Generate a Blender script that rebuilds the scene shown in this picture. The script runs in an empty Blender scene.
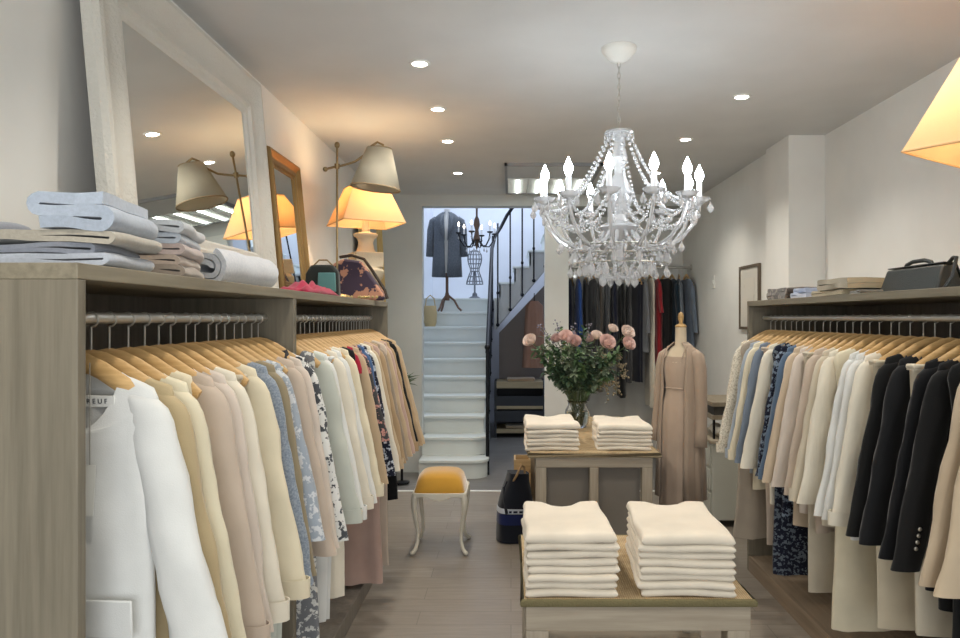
import bpy, math, random
from mathutils import Vector, Matrix, noise
random.seed(7)
PI = math.pi
scene = bpy.context.scene
COL = scene.collection

# ------------------------------------------------------------------ helpers
def S(r, g, b):
    f = lambda c: (c/255/12.92) if c/255 <= .04045 else ((c/255+.055)/1.055)**2.4
    return (f(r), f(g), f(b), 1)

class MB:
    def __init__(s): s.v = []; s.f = []
    def add(s, v, f):
        o = len(s.v); s.v += [tuple(p) for p in v]; s.f += [tuple(i+o for i in q) for q in f]; return s
    def box(s, x0, x1, y0, y1, z0, z1):
        v = [(x, y, z) for z in (z0, z1) for y in (y0, y1) for x in (x0, x1)]
        return s.add(v, [(0,2,3,1),(4,5,7,6),(0,1,5,4),(2,6,7,3),(0,4,6,2),(1,3,7,5)])
    def quad(s, a, b, c, d): return s.add([a, b, c, d], [(0,1,2,3)])
    def tube(s, pts, r, n=8, closed=False, up=(0,0,1), caps=True):
        P = [Vector(p) for p in pts]; m = len(P)
        R = r if isinstance(r, list) else [r]*m
        up = Vector(up); V = []; F = []
        pu = None
        for i in range(m):
            if closed: t = P[(i+1) % m]-P[i-1]
            else: t = P[min(i+1, m-1)]-P[max(i-1, 0)]
            t.normalize()
            u = t.cross(up)
            if u.length < .05: u = pu.copy() if pu is not None else t.cross(Vector((1,0,0)))
            u.normalize()
            if pu is not None and u.dot(pu) < 0: u = -u
            pu = u
            w = u.cross(t).normalized()
            a, b = R[i] if isinstance(R[i], tuple) else (R[i], R[i])
            for k in range(n):
                an = 2*PI*k/n
                V.append(P[i]+u*a*math.cos(an)+w*b*math.sin(an))
        for i in range(m if closed else m-1):
            j = (i+1) % m
            for k in range(n):
                l = (k+1) % n
                F.append((i*n+k, i*n+l, j*n+l, j*n+k))
        if caps and not closed:
            F.append(tuple(range(n-1, -1, -1))); F.append(tuple((m-1)*n+k for k in range(n)))
        return s.add(V, F)
    def lathe(s, prof, n=16, c=(0,0,0), sx=1, sy=1, rot=0, caps=True):
        V = []; F = []
        for r, z in prof:
            for k in range(n):
                a = 2*PI*k/n+rot
                V.append((c[0]+r*sx*math.cos(a), c[1]+r*sy*math.sin(a), c[2]+z))
        m = len(prof)
        for i in range(m-1):
            for k in range(n):
                l = (k+1) % n
                F.append((i*n+k, i*n+l, (i+1)*n+l, (i+1)*n+k))
        if caps:
            if prof[0][0] > 1e-4: F.append(tuple(range(n-1, -1, -1)))
            if prof[-1][0] > 1e-4: F.append(tuple((m-1)*n+k for k in range(n)))
        return s.add(V, F)
    def ball(s, c, r, n=10, sz=1.0, m=6):
        return s.lathe([(max(r*math.sin(PI*i/m), 1e-5), -r*sz*math.cos(PI*i/m)) for i in range(m+1)], n, c, caps=False)
    def prism(s, poly, z0, z1, ax='z'):
        n = len(poly)
        if ax == 'z': g = lambda p, h: (p[0], p[1], h)
        elif ax == 'y': g = lambda p, h: (p[0], h, p[1])
        else: g = lambda p, h: (h, p[0], p[1])
        V = [g(p, z0) for p in poly]+[g(p, z1) for p in poly]
        F = [tuple(range(n-1, -1, -1)), tuple(range(n, 2*n))]
        F += [(i, (i+1) % n, n+(i+1) % n, n+i) for i in range(n)]
        return s.add(V, F)
    def xf(s, M):
        s.v = [tuple(M @ Vector(p)) for p in s.v]; return s
    def mesh(s, name, m, smooth=True, ang=40):
        me = bpy.data.meshes.new(name); me.from_pydata(s.v, [], s.f)
        import bmesh
        bm = bmesh.new(); bm.from_mesh(me)
        bmesh.ops.remove_doubles(bm, verts=bm.verts, dist=1e-6)
        bmesh.ops.recalc_face_normals(bm, faces=bm.faces)
        bm.to_mesh(me); bm.free()
        if m is not None: me.materials.append(m)
        if smooth:
            me.shade_smooth()
            if ang < 180: me.set_sharp_from_angle(angle=math.radians(ang))
        me.update(); return me
    def build(s, name, m, parent=None, loc=(0,0,0), rot=(0,0,0), bevel=0, smooth=True, ang=40, sub=0, solid=0):
        return place(s.mesh(name, m, smooth, ang), name, parent, loc, rot, bevel, sub, solid)

def place(me, name, parent=None, loc=(0,0,0), rot=(0,0,0), bevel=0, sub=0, solid=0):
    o = bpy.data.objects.new(name, me); COL.objects.link(o)
    o.location = loc; o.rotation_euler = rot
    if parent is not None: o.parent = parent
    if solid:
        md = o.modifiers.new('s', 'SOLIDIFY'); md.thickness = solid; md.offset = 0
    if bevel:
        md = o.modifiers.new('b', 'BEVEL'); md.width = bevel; md.segments = 2; md.limit_method = 'ANGLE'; md.angle_limit = .6
    if sub:
        md = o.modifiers.new('u', 'SUBSURF'); md.levels = sub; md.render_levels = sub
    return o

def tag(o, label=None, cat=None, group=None, kind=None):
    if label: o['label'] = label
    if cat: o['category'] = cat
    if group: o['group'] = group
    if kind: o['kind'] = kind
    return o
def thing(name, label, cat, loc=(0,0,0), rot=(0,0,0), group=None):
    o = bpy.data.objects.new(name, None); COL.objects.link(o)
    o.location = loc; o.rotation_euler = rot; o.empty_display_size = .05
    return tag(o, label, cat, group)
def struct(name, mb, m, smooth=False, bevel=0):
    o = mb.build(name, m, smooth=smooth, bevel=bevel); o['kind'] = 'structure'; return o
ORD = ('first second third fourth fifth sixth seventh eighth ninth tenth eleventh twelfth thirteenth fourteenth fifteenth '
       'sixteenth seventeenth eighteenth nineteenth twentieth').split()
ORD += ['twenty-'+w for w in ORD[:9]]+['thirtieth']+['thirty-'+w for w in ORD[:9]]+['fortieth']+['forty-'+w for w in ORD[:9]]

# ------------------------------------------------------------------ materials
MC = {}
def base_mat(name, col, rough=.5, metal=0, spec=.5):
    m = bpy.data.materials.new(name); m.use_nodes = True
    b = m.node_tree.nodes['Principled BSDF']
    b.inputs['Base Color'].default_value = col; b.inputs['Roughness'].default_value = rough
    b.inputs['Metallic'].default_value = metal; b.inputs['Specular IOR Level'].default_value = spec
    return m, m.node_tree.nodes, m.node_tree.links, b
def bump(N, L, b, src, strength, dist=.005):
    bp = N.new('ShaderNodeBump'); bp.inputs['Strength'].default_value = strength; bp.inputs['Distance'].default_value = dist
    L.new(src, bp.inputs['Height']); L.new(bp.outputs['Normal'], b.inputs['Normal'])
def coords(N, L, scale=(1,1,1)):
    t = N.new('ShaderNodeTexCoord'); mp = N.new('ShaderNodeMapping'); mp.inputs['Scale'].default_value = scale
    L.new(t.outputs['Object'], mp.inputs['Vector']); return mp.outputs['Vector']
def noise_n(N, L, vec, scale, detail=3, rough=.5):
    n = N.new('ShaderNodeTexNoise'); n.inputs['Scale'].default_value = scale; n.inputs['Detail'].default_value = detail
    n.inputs['Roughness'].default_value = rough
    L.new(vec, n.inputs['Vector']); return n.outputs['Fac']
def ramp(N, L, src, stops, const=False):
    r = N.new('ShaderNodeValToRGB'); e = r.color_ramp.elements
    while len(e) < len(stops): e.new(.5)
    for i, (p, c) in enumerate(stops): e[i].position = p; e[i].color = c
    if const: r.color_ramp.interpolation = 'CONSTANT'
    L.new(src, r.inputs['Fac']); return r.outputs['Color']
def mul(c, k): return (c[0]*k, c[1]*k, c[2]*k, 1)

def plain(name, col, rough=.5, metal=0, spec=.5, nb=0, ns=60):
    if name in MC: return MC[name]
    m, N, L, b = base_mat(name, col, rough, metal, spec)
    v = coords(N, L)
    f = noise_n(N, L, v, 3, 3)
    L.new(ramp(N, L, f, [(.3, mul(col, .96)), (.7, mul(col, 1.03))]), b.inputs['Base Color'])
    if nb: bump(N, L, b, noise_n(N, L, v, ns, 4), nb)
    MC[name] = m; return m
def wood(name, c1, c2, axis='y', rough=.5, fine=30):
    if name in MC: return MC[name]
    m, N, L, b = base_mat(name, c1, rough)
    sc = {'x': (1.5, fine, fine), 'y': (fine, 1.5, fine), 'z': (fine, fine, 1.5)}[axis]
    v = coords(N, L, sc); f = noise_n(N, L, v, 1.6, 5, .6)
    L.new(ramp(N, L, f, [(.3, c1), (.7, c2)]), b.inputs['Base Color']); bump(N, L, b, f, .15, .002)
    MC[name] = m; return m
def cloth(col, pat=None, col2=None, scale=1.0, sheen=.2, rough=.85):
    key = ('c', tuple(round(x, 4) for x in col), pat, col2, scale, sheen)
    if key in MC: return MC[key]
    m, N, L, b = base_mat('fabric', col, rough, 0, .2)
    b.inputs['Sheen Weight'].default_value = sheen
    v = coords(N, L)
    f = noise_n(N, L, v, 9, 3)
    out = ramp(N, L, f, [(.3, mul(col, .93)), (.7, mul(col, 1.04))])
    hs = noise_n(N, L, v, 420, 2)
    if pat == 'floral':
        n1 = noise_n(N, L, v, 44*scale, 3, .6)
        mask = ramp(N, L, n1, [(0, (0,0,0,1)), (.52, (0,0,0,1)), (.55, (1,1,1,1))])
        mx = N.new('ShaderNodeMix'); mx.data_type = 'RGBA'
        L.new(mask, mx.inputs['Factor']); L.new(out, mx.inputs['A']); mx.inputs['B'].default_value = col2
        out = mx.outputs['Result']
    elif pat == 'marl':
        n1 = noise_n(N, L, v, 180*scale, 2, .7)
        out = ramp(N, L, n1, [(.35, col), (.65, col2)])
    elif pat == 'plaid':
        facs = []
        for ax in ((1,0,0), (0,0,1)):
            vv = coords(N, L, ax)
            w = N.new('ShaderNodeTexWave'); w.inputs['Scale'].default_value = 9*scale
            w.bands_direction = 'X' if ax[0] else 'Z'
            L.new(vv, w.inputs['Vector']); facs.append(ramp(N, L, w.outputs['Fac'], [(.6, (0,0,0,1)), (.7, (1,1,1,1))]))
        mt = N.new('ShaderNodeMix'); mt.data_type = 'RGBA'; mt.blend_type = 'ADD'; mt.inputs['Factor'].default_value = .6
        L.new(facs[0], mt.inputs['A']); L.new(facs[1], mt.inputs['B'])
        mx = N.new('ShaderNodeMix'); mx.data_type = 'RGBA'
        L.new(mt.outputs['Result'], mx.inputs['Factor']); L.new(out, mx.inputs['A']); mx.inputs['B'].default_value = col2
        out = mx.outputs['Result']
    elif pat == 'crinkle':
        vv = coords(N, L, (60, 60, 6)); hs = noise_n(N, L, vv, 2, 3)
    L.new(out, b.inputs['Base Color'])
    bump(N, L, b, hs, .5 if pat == 'crinkle' else .25, .004 if pat == 'crinkle' else .0015)
    MC[key] = m; return m
def emit(name, col, s):
    m = bpy.data.materials.new(name); m.use_nodes = True
    b = m.node_tree.nodes['Principled BSDF']; b.inputs['Base Color'].default_value = col
    b.inputs['Emission Color'].default_value = col; b.inputs['Emission Strength'].default_value = s
    return m
def glassy(name, col=(1,1,1,1), rough=.02, trans=1.0, ior=1.5):
    m, N, L, b = base_mat(name, col, rough); b.inputs['Transmission Weight'].default_value = trans; b.inputs['IOR'].default_value = ior
    return m
def shade_mat(name, col, tr):
    m = bpy.data.materials.new(name); m.use_nodes = True; N = m.node_tree.nodes; L = m.node_tree.links
    N.remove(N['Principled BSDF'])
    d = N.new('ShaderNodeBsdfDiffuse'); t = N.new('ShaderNodeBsdfTranslucent'); mx = N.new('ShaderNodeMixShader')
    v = coords(N, L, (40, 40, 40)); c = ramp(N, L, noise_n(N, L, v, 8, 2), [(.3, mul(col, .95)), (.7, col)])
    L.new(c, d.inputs['Color']); L.new(c, t.inputs['Color']); mx.inputs['Fac'].default_value = tr
    L.new(d.outputs[0], mx.inputs[1]); L.new(t.outputs[0], mx.inputs[2]); L.new(mx.outputs[0], N['Material Output'].inputs['Surface'])
    return m

M_wall = plain('wall paint', S(234,233,228), .85, nb=.05, ns=90)
M_ceil = plain('ceiling paint', S(214,214,212), .9)
M_white = plain('white paint', S(232,232,226), .5)
M_stair = plain('stair paint', S(214,220,218), .45)
M_stairwall = plain('stairwell paint', S(222,226,236), .85)
M_pale = plain('pale grey paint', S(206,209,206), .7)
WZ = wood('greige wood upright', S(110,103,88), S(135,127,110), 'z')
WY = wood('greige wood lengthwise', S(118,110,92), S(146,137,117), 'y')
WD = wood('cabinet inner wood', S(112,106,98), S(132,126,117), 'z')
W_floorcab = wood('plinth wood', S(126,110,92), S(150,133,113), 'y')
M_hanger = wood('beech', S(200,160,104), S(226,188,132), 'x', .4, 60)
M_chrome = plain('steel', S(206,204,198), .42, .85)
M_black = plain('black metal', S(28,30,36), .4, .6)
M_gold = plain('gilt', S(152,122,76), .4, .7, nb=.5, ns=60)
M_brass = plain('antique brass', S(150,128,92), .35, .9)
M_mirror, *_ = base_mat('mirror glass', (.82,.84,.82,1), .01, 1)
M_frame = plain('distressed white', S(212,208,198), .7, nb=1.0, ns=90)
M_glass = glassy('clear glass')

def floor_mat(name, cA, cB, cC):
    m, N, L, b = base_mat(name, cA, .38)
    v = coords(N, L)
    br = N.new('ShaderNodeTexBrick'); br.offset = .37; br.inputs['Scale'].default_value = 1
    br.inputs['Brick Width'].default_value = 1.25; br.inputs['Row Height'].default_value = .16
    br.inputs['Mortar Size'].default_value = .0018; br.inputs['Bias'].default_value = 0
    br.inputs['Color1'].default_value = cA; br.inputs['Color2'].default_value = cB; br.inputs['Mortar'].default_value = mul(cA, .55)
    L.new(v, br.inputs['Vector'])
    f = noise_n(N, L, coords(N, L, (2.5, 26, 1)), 2, 5, .6)
    mx = N.new('ShaderNodeMix'); mx.data_type = 'RGBA'; L.new(ramp(N, L, f, [(.35, (0,0,0,1)), (.75, (.7,.7,.7,1))]), mx.inputs['Factor'])
    L.new(br.outputs['Color'], mx.inputs['A']); mx.inputs['B'].default_value = cC
    L.new(mx.outputs['Result'], b.inputs['Base Color']); bump(N, L, b, br.outputs['Fac'], -.2, .002)
    return m
M_floor = floor_mat('oak plank floor', S(140,131,120), S(152,143,132), S(122,113,103))
M_floor2 = floor_mat('grey plank floor', S(120,117,114), S(132,129,126), S(98,96,94))

# ------------------------------------------------------------------ setting
LX, RX, RX2, CZ, BY = -1.28, 2.06, 1.86, 2.70, 7.0
struct('floor', MB().box(LX-.1, 2.16, -2.6, 6.24, -.1, 0), M_floor)
struct('floor', MB().box(LX-.1, 2.16, 6.24, 10.6, -.1, 0), M_floor2)
struct('trim_1', MB().box(LX, 1.86, 6.22, 6.26, 0, .004), plain('threshold metal', S(232,232,228), .4))
struct('ceiling', MB().box(LX-.1, 2.16, -2.6, BY+.15, CZ, CZ+.1), M_ceil)
struct('wall_left', MB().box(LX-.1, LX, -2.6, BY, 0, CZ), M_wall)
struct('wall_right', MB().box(RX, RX+.1, -2.6, 5.0, 0, CZ), M_wall)
struct('pillar', MB().box(1.82, 2.16, 4.72, 5.14, 0, CZ), M_wall)
struct('wall_right', MB().box(RX2, 2.16, 5.14, 8.0, 0, CZ), M_wall)
struct('wall_back', MB().box(LX-.1, -.865, BY, BY+.15, 0, CZ), M_pale)
struct('beam', MB().box(-.865, RX2, BY, BY+.15, 2.59, 4.6), M_pale)
struct('wall_back', MB().box(.33, .56, BY, BY+.15, 0, 2.59), M_wall)
struct('wall_alcove', MB().box(.56, 2.16, 7.8, 7.9, 0, 2.6), M_wall)
struct('ceiling', MB().box(.56, 2.16, BY+.15, 7.9, 2.59, 2.7), M_ceil)
struct('wall_partition', MB().box(.46, .56, BY+.15, 7.9, 0, 4.6), M_stairwall)
struct('wall_stairwell', MB().box(-1.22, -1.12, BY+.15, 10.6, 0, 4.6), M_stairwall)
struct('wall_rear', MB().box(-1.22, 2.3, 10.3, 10.4, 0, 4.6), M_stairwall)
struct('wall_right', MB().box(2.2, 2.3, 7.9, 10.3, 0, 4.6), M_stairwall)
struct('wall_alcove', MB().box(.56, 2.3, 7.9, 7.95, 0, 4.6), M_stairwall)
mb = MB(); mb.box(-1.2, 2.3, BY, 8.0, 4.6, 4.7); mb.box(-1.2, 2.3, 9.9, 10.4, 4.6, 4.7); mb.box(1.2, 2.3, 8.0, 9.9, 4.6, 4.7)  # gap left for the assumed skylight
struct('ceiling', mb, M_stairwall)
# assumed, unseen shop front behind the camera; an added area light stands for daylight
mb = MB(); mb.box(LX-.1, -1.0, -2.7, -2.6, 0, CZ); mb.box(1.8, 2.16, -2.7, -2.6, 0, CZ); mb.box(-1.0, 1.8, -2.7, -2.6, 0, .35); mb.box(-1.0, 1.8, -2.7, -2.6, 2.5, CZ)
struct('wall_front', mb, M_wall)
mb = MB()
for x in (-1.0, .37, 1.74): mb.box(x, x+.06, -2.68, -2.62, .35, 2.5)
mb.box(-1.0, 1.8, -2.68, -2.62, .35, .41); mb.box(-1.0, 1.8, -2.68, -2.62, 2.44, 2.5)
struct('assumed_window_1', mb, M_white)  # assumed window frame, never in view

# ------------------------------------------------------------------ cabinets
def cabinet(name, label, xf, xb, y0, y1, div, rx, mp):
    t = thing(name, label, 'clothes rack', ((xf+xb)/2, (y0+y1)/2, 0))
    ox, oy = (xf+xb)/2, (y0+y1)/2
    a, b = min(xf, xb)-ox, max(xf, xb)-ox
    Y0, Y1 = y0-oy, y1-oy
    MB().box(a, b, Y0, Y1, 1.57, 1.60).build('top_board', WY, t, bevel=.002, smooth=False)
    for y in (Y0, Y1-.026): MB().box(a, b, y, y+.026, 0, 1.57).build('side_panel', WZ, t, bevel=.002, smooth=False)
    for d in div: MB().box(a, b, d-oy-.018, d-oy+.018, .09, 1.57).build('divider', WZ, t, bevel=.002, smooth=False)
    back = (b-.015, b) if xb > xf else (a, a+.015)
    MB().box(back[0], back[1], Y0+.026, Y1-.026, .09, 1.57).build('back_panel', WD, t, smooth=False)
    MB().box(a, b, Y0+.026, Y1-.026, 0, .09).build('plinth', mp, t, bevel=.002, smooth=False)
    ys = [Y0+.026]+[d-oy for d in div]+[Y1-.026]
    for i in range(len(ys)-1):
        p0 = ys[i]+(.018 if i else 0); p1 = ys[i+1]-(.018 if i+1 < len(ys)-1 else 0)
        MB().tube([(rx-ox, p0, 1.50), (rx-ox, p1, 1.50)], .0125, 12).build('clothes_rail', M_chrome, t)
    return t
LRX, RRX = -.885, 1.505
cabinet('clothes_cabinet', 'greige wood open wardrobe along the left wall with two clothes rails', -.78, -1.235, 1.296, 4.56, [2.6], LRX, WD)
cabinet('clothes_cabinet', 'greige wood open wardrobe along the right wall below the black handbag', 1.41, 2.05, 1.2, 4.30, [], RRX, W_floorcab)

# ------------------------------------------------------------------ hangers
HW = .172
hp = [(-HW,-.092), (-.145,-.075), (-.105,-.050), (-.06,-.021), (-.025,-.005), (0,0), (.025,-.005), (.06,-.021), (.105,-.050), (.145,-.075), (HW,-.092)]
hanger_me = MB().tube([(x, 0, z-.016) for x, z in hp], [(.006, .012)]+[(.007, .019)]*9+[(.006, .012)], 8).mesh('hanger_arms', M_hanger)
hk = [(0,0,-.01), (0,0,.035)]+[(.0155*math.cos(a), 0, .0655+.0155*math.sin(a)) for a in [(-90+18*i)*PI/180 for i in range(0, 14)]]
hook_me = MB().tube(hk, .0024, 6, up=(0,1,0)).mesh('hook', M_chrome)
def hanger(loc, rz, label, group):
    t = thing('clothes_hanger', label, 'hanger', loc, (0, 0, rz), group)
    place(hanger_me, 'arms', t); place(hook_me, 'hook', t)
    return t

# ------------------------------------------------------------------ garments
def body_tube(w, L, hem, nw, drop, thick, amp, seed, n=36, open_front=False, back_drop=.012):
    rnd = random.Random(seed)
    k1, k2, k3 = rnd.uniform(24, 34), rnd.uniform(46, 64), rnd.uniform(90, 120)
    p1, p2, p3, p4 = [rnd.uniform(0, 6.28) for _ in range(4)]
    z0 = -.52*nw+.018
    rings = [(z0, nw, .02)]
    for q in (.3, .6, .85): x = nw+(w-nw)*q; rings.append((-.52*x+.016, x, .02+.004*q))
    rings += [(-.52*w+.005, w-.004, .022), (-.52*w-.015, w, .024), (-.52*w-.05, w-.006, thick), (-.52*w-.12, w-.016, thick)]
    zt = rings[-1][0]; m = 14
    for i in range(1, m+1):
        u = i/m; rings.append((zt+(-L-zt)*u, (w-.016)*(1+(hem-1)*u), thick*(1+.15*u)))
    V = []; F = []
    for i, (z, a, b) in enumerate(rings):
        g = max(0, (-z-.12)/max(L-.12, .1))
        for j in range(n):
            th = 2*PI*j/n
            c, s_ = math.cos(th), math.sin(th)
            x = a*math.copysign(abs(c)**.75, c); y = b*math.copysign(abs(s_)**.8, s_)
            zz = z
            if i < 10:
                f = (1-i/10)
                zz -= f*(drop*max(0, -s_)**1.25 + back_drop*max(0, s_)**.7)+f*.012*max(0, 1-abs(s_)*2.5)*max(0, 1-(abs(x)/(nw*1.35))**4 if i else 1)
            wv = amp*(.25+g)*(math.sin(k1*x+p1+1.5*z)+.6*math.sin(k2*x+p2-2*z)+.25*math.sin(k3*x+p3+4*z))
            y += wv+.004*g*math.sin(7*z+p4)+.007*min(1, g*4+.2)*noise.noise(Vector((x*16+seed, z*9, s_)))
            x += .004*math.sin(9*z+p2)*g
            if i == len(rings)-1: zz += .004*math.sin(k1*x+p3)
            V.append((x, y, zz))
    m = len(rings)
    for i in range(m-1):
        for j in range(n):
            l = (j+1) % n
            F.append((i*n+j, i*n+l, (i+1)*n+l, (i+1)*n+j))
    return MB().add(V, F)
def sleeve_tube(w, L, side, seed, r=1.0, flare=.05, amp=1.0, n=16, fwd=0):
    rnd = random.Random(seed*3+side)
    p1, p2 = rnd.uniform(0, 6), rnd.uniform(0, 6)
    zs = -.52*w
    keys = [(zs+.008, w-.05, .018, .010), (zs-.002, w-.034, .032, .017), (zs-.02, w-.022, .040, .02), (zs-.045, w-.014, .044, .021), (zs-.08, w-.008, .047, .022)]
    m = 14; z1 = keys[-1][0]
    for i in range(1, m+1):
        u = i/m
        keys.append((z1+(zs-L-z1)*u, w-.008+flare*u, (.047-.005*u)*(1+(r-1)*u), .023-.004*u))
    V = []; F = []
    for i, (z, xc, rx, ry) in enumerate(keys):
        for j in range(n):
            th = 2*PI*j/n
            u = i/(len(keys)-1)
            k = 1+amp*min(1, u*3)*(.045*math.sin(3*th+p1+16*z)+.16*noise.noise(Vector((math.cos(th)*1.3+seed, math.sin(th)*1.3, z*13+side))))
            V.append((side*(xc+rx*k*math.cos(th)), ry*k*math.sin(th)+fwd*u+.004*math.sin(20*z+p2)*u, z))
    m = len(keys)
    for i in range(m-1):
        for j in range(n):
            l = (j+1) % n
            F.append((i*n+j, i*n+l, (i+1)*n+l, (i+1)*n+j))
    F.append(tuple(range(n)))
    return MB().add(V, F)
def cuff_ring(w, L, side, r, flare):
    zs = -.52*w
    xc = w-.008+flare
    mb = MB()
    mb.lathe([(.043*r, -L+zs+.05), (.0455*r, -L+zs+.05), (.0455*r, -L+zs-.002), (.043*r, -L+zs-.002), (.043*r, -L+zs+.05)], 16, (side*xc, 0, 0), 1, .55, caps=False)
    return mb

def collar_mb(nw, drop):
    mb = MB(); V = []; F = []; n = 30
    z0 = -.52*nw+.018
    for i, (ra, h, out) in enumerate([(1.0, -.006, 0), (.98, .006, .001), (1.0, .008, .003), (1.06, -.008, .006)]):
        for j in range(n+1):
            th = -PI/2+.32+(2*PI-.64)*j/n
            c, s_ = math.cos(th), math.sin(th)
            V.append((nw*ra*math.copysign(abs(c)**.75, c), (.022+out)*math.copysign(abs(s_)**.8, s_), z0+h-drop*max(0, -s_)**.7-.01*max(0, s_)))
    for i in range(3):
        for j in range(n): F.append((i*(n+1)+j, i*(n+1)+j+1, (i+1)*(n+1)+j+1, (i+1)*(n+1)+j))
    return mb.add(V, F)
def legs_mb(L, seed, wd=.15):
    # trousers folded over the bar: waist fold at the top, two flat legs in front of each other
    rnd = random.Random(seed); mb = MB()
    for s_ in (-1, 1):
        p = rnd.uniform(0, 6); n = 16; V = []; F = []; m = 14
        for i in range(m+1):
            u = i/m; z = -.10-(L-.10)*u
            for j in range(n):
                th = 2*PI*j/n; c, sn = math.cos(th), math.sin(th)
                a = wd*(1-.1*u+.02*math.sin(6*u+p)); b = .013*(1 if i else .3)
                V.append((a*math.copysign(abs(c)**.7, c)+s_*.006, s_*.012+b*math.copysign(abs(sn)**.8, sn)+.005*u*math.sin(26*c*a+p), z))
        for i in range(m):
            for j in range(n):
                l = (j+1) % n; F.append((i*n+j, i*n+l, (i+1)*n+l, (i+1)*n+j))
        F.append(tuple(range(n))); mb.add(V, F)
    mb.box(-wd, wd, -.024, .024, -.105, -.088)
    return mb
M_button = plain('pearl button', S(226,220,206), .25)
M_silverbtn = plain('silver button', S(200,198,190), .3, .8)
def garment(spec, loc, rz, label, cat, group, seed):
    k = spec['k']; mt = spec['m']; L = spec.get('L', .78)
    t = thing(spec['name'], label, cat, loc, (0, 0, rz), group)
    w = spec.get('w', .18); nw = spec.get('nw', .122); hem = spec.get('hem', 1.06); drop = spec.get('drop', .085)
    if k == 'trousers':
        legs_mb(L, seed, spec.get('wd', .15)).build('legs', mt, t, ang=60)
        MB().box(-spec.get('wd', .15)-.004, spec.get('wd', .15)+.004, -.027, .027, -.10, -.084).build('waistband', mt, t, bevel=.006)
        return t
    if k in ('dress', 'skirt'):
        ww = spec.get('w', .16)
        body_tube(ww, L, spec.get('hem', 1.25), spec.get('nw', .11), drop, .024, .007, seed).build('body', mt, t, ang=180)
        return t
    body_tube(w, L, hem, nw, drop, spec.get('th', .021), spec.get('amp', .007), seed).build('body', mt, t, ang=180)
    sl = spec.get('sl', .61); r = spec.get('r', 1.12); fl = spec.get('fl', .045)+.05
    if sl:
        for s_ in (-1, 1):
            o = sleeve_tube(w, sl, s_, seed, r, fl, fwd=-.008).build('sleeve', spec.get('ms', mt), t, ang=180)
            if spec.get('cuff'): cuff_ring(w, sl, s_, r, fl).build('cuff', mt, o, loc=(0, -.008, 0))
    if spec.get('collar'): collar_mb(nw, drop).build('collar', spec.get('mc', mt), t, ang=60, solid=.002)
    if spec.get('lapel'):
        for s_ in (-1, 1):
            MB().add([(s_*(nw-.01), -.020, -.062), (s_*(nw+.02), -.028, -.115), (s_*(nw-.005), -.032, -.15), (s_*.012, -.034, -.33), (s_*(nw-.045), -.028, -.14)], [(0,1,2,4), (2,3,4)]).build('lapel', mt, t, solid=.004, ang=60)
    if spec.get('buttons'):
        for i in range(spec['buttons']):
            z = -.52*nw-drop-.02-i*.09
            MB().lathe([(.0055, -.0015), (.0065, 0), (.0055, .0015)], 10).xf(Matrix.Rotation(PI/2, 4, 'X')).build('button', spec.get('mb', M_button), t, loc=(0, -spec.get('th', .021)-.006, z))
    return t

C = dict(white=S(222,223,220), ivory=S(228,221,204), cream=S(224,214,188), paleyellow=S(226,218,192), tan=S(188,170,134), blush=S(212,200,188), pinkbeige=S(198,182,166),
         bluegrey=S(118,130,146), lightblue=S(160,170,182), olive=S(150,138,112), sage=S(196,200,190), black=S(20,21,22), navy=S(26,30,48), denim=S(66,96,140),
         red=S(170,34,58), beige=S(190,168,138), camel=S(176,150,116), taupe=S(150,136,120), rose=S(188,160,148), greybeige=S(170,158,142), charcoal=S(64,64,66), grey=S(120,122,126), stone=S(204,194,174))
def sp(k, name, colname, desc, **kw):
    d = dict(k=k, name=name, desc=desc); d['m'] = kw.pop('m', None) or cloth(C[colname], kw.pop('pat', None), kw.pop('col2', None), kw.pop('scale', 1.0))
    d.update(kw); return d
LSEQ1 = [
 sp('top', 'blouse', 'white', 'white collarless blouse with pocket flap and neck label', L=.80, sl=.60, nw=.10, drop=.125, fl=.07, r=1.45, special=1),
 sp('top', 'shirt', 'tan', 'tan satin shirt', L=.76, cuff=1, fl=.05),
 sp('top', 'shirt', 'paleyellow', 'pale yellow shirt', L=.78, cuff=1, fl=.055, r=1.1),
 sp('dress', 'skirt', 'cream', 'long cream skirt', L=1.12),
 sp('top', 'blouse', 'pinkbeige', 'pink beige blouse', L=.70, cuff=1),
 sp('top', 'blouse', 'blush', 'blush pink blouse', L=.78, fl=.03),
 sp('top', 'shirt', 'ivory', 'ivory shirt', L=.72, cuff=1),
 sp('trousers', 'trousers', 'stone', 'stone coloured trousers', L=1.08, wd=.16),
 sp('top', 'shirt', 'cream', 'thick cream shirt', L=.80, cuff=1, fl=.055),
 sp('top', 'knit_sweater', 'bluegrey', 'blue grey marl sweater', pat='marl', col2=S(156,166,178), L=.72, amp=.003),
 sp('top', 'shirt', 'olive', 'faded olive shirt', L=.70, fl=.03),
 sp('top', 'blouse', 'lightblue', 'pale blue printed blouse', pat='floral', col2=S(206,210,214), L=.66, sl=.52),
 sp('trousers', 'trousers', 'sage', 'pale sage trousers', L=1.12, wd=.16),
 sp('top', 'cardigan', 'pinkbeige', 'pinkish beige cardigan', L=.74, fl=.05, r=1.1),
 sp('top', 'cardigan', 'blush', 'blush cardigan with dark neck edge', L=.70, collar=1, mc=cloth(C['charcoal']), fl=.04),
 sp('top', 'blouse', 'white', 'white and black floral blouse', pat='floral', col2=S(72,76,82), scale=.9, L=.80, fl=.05),
]
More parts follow.
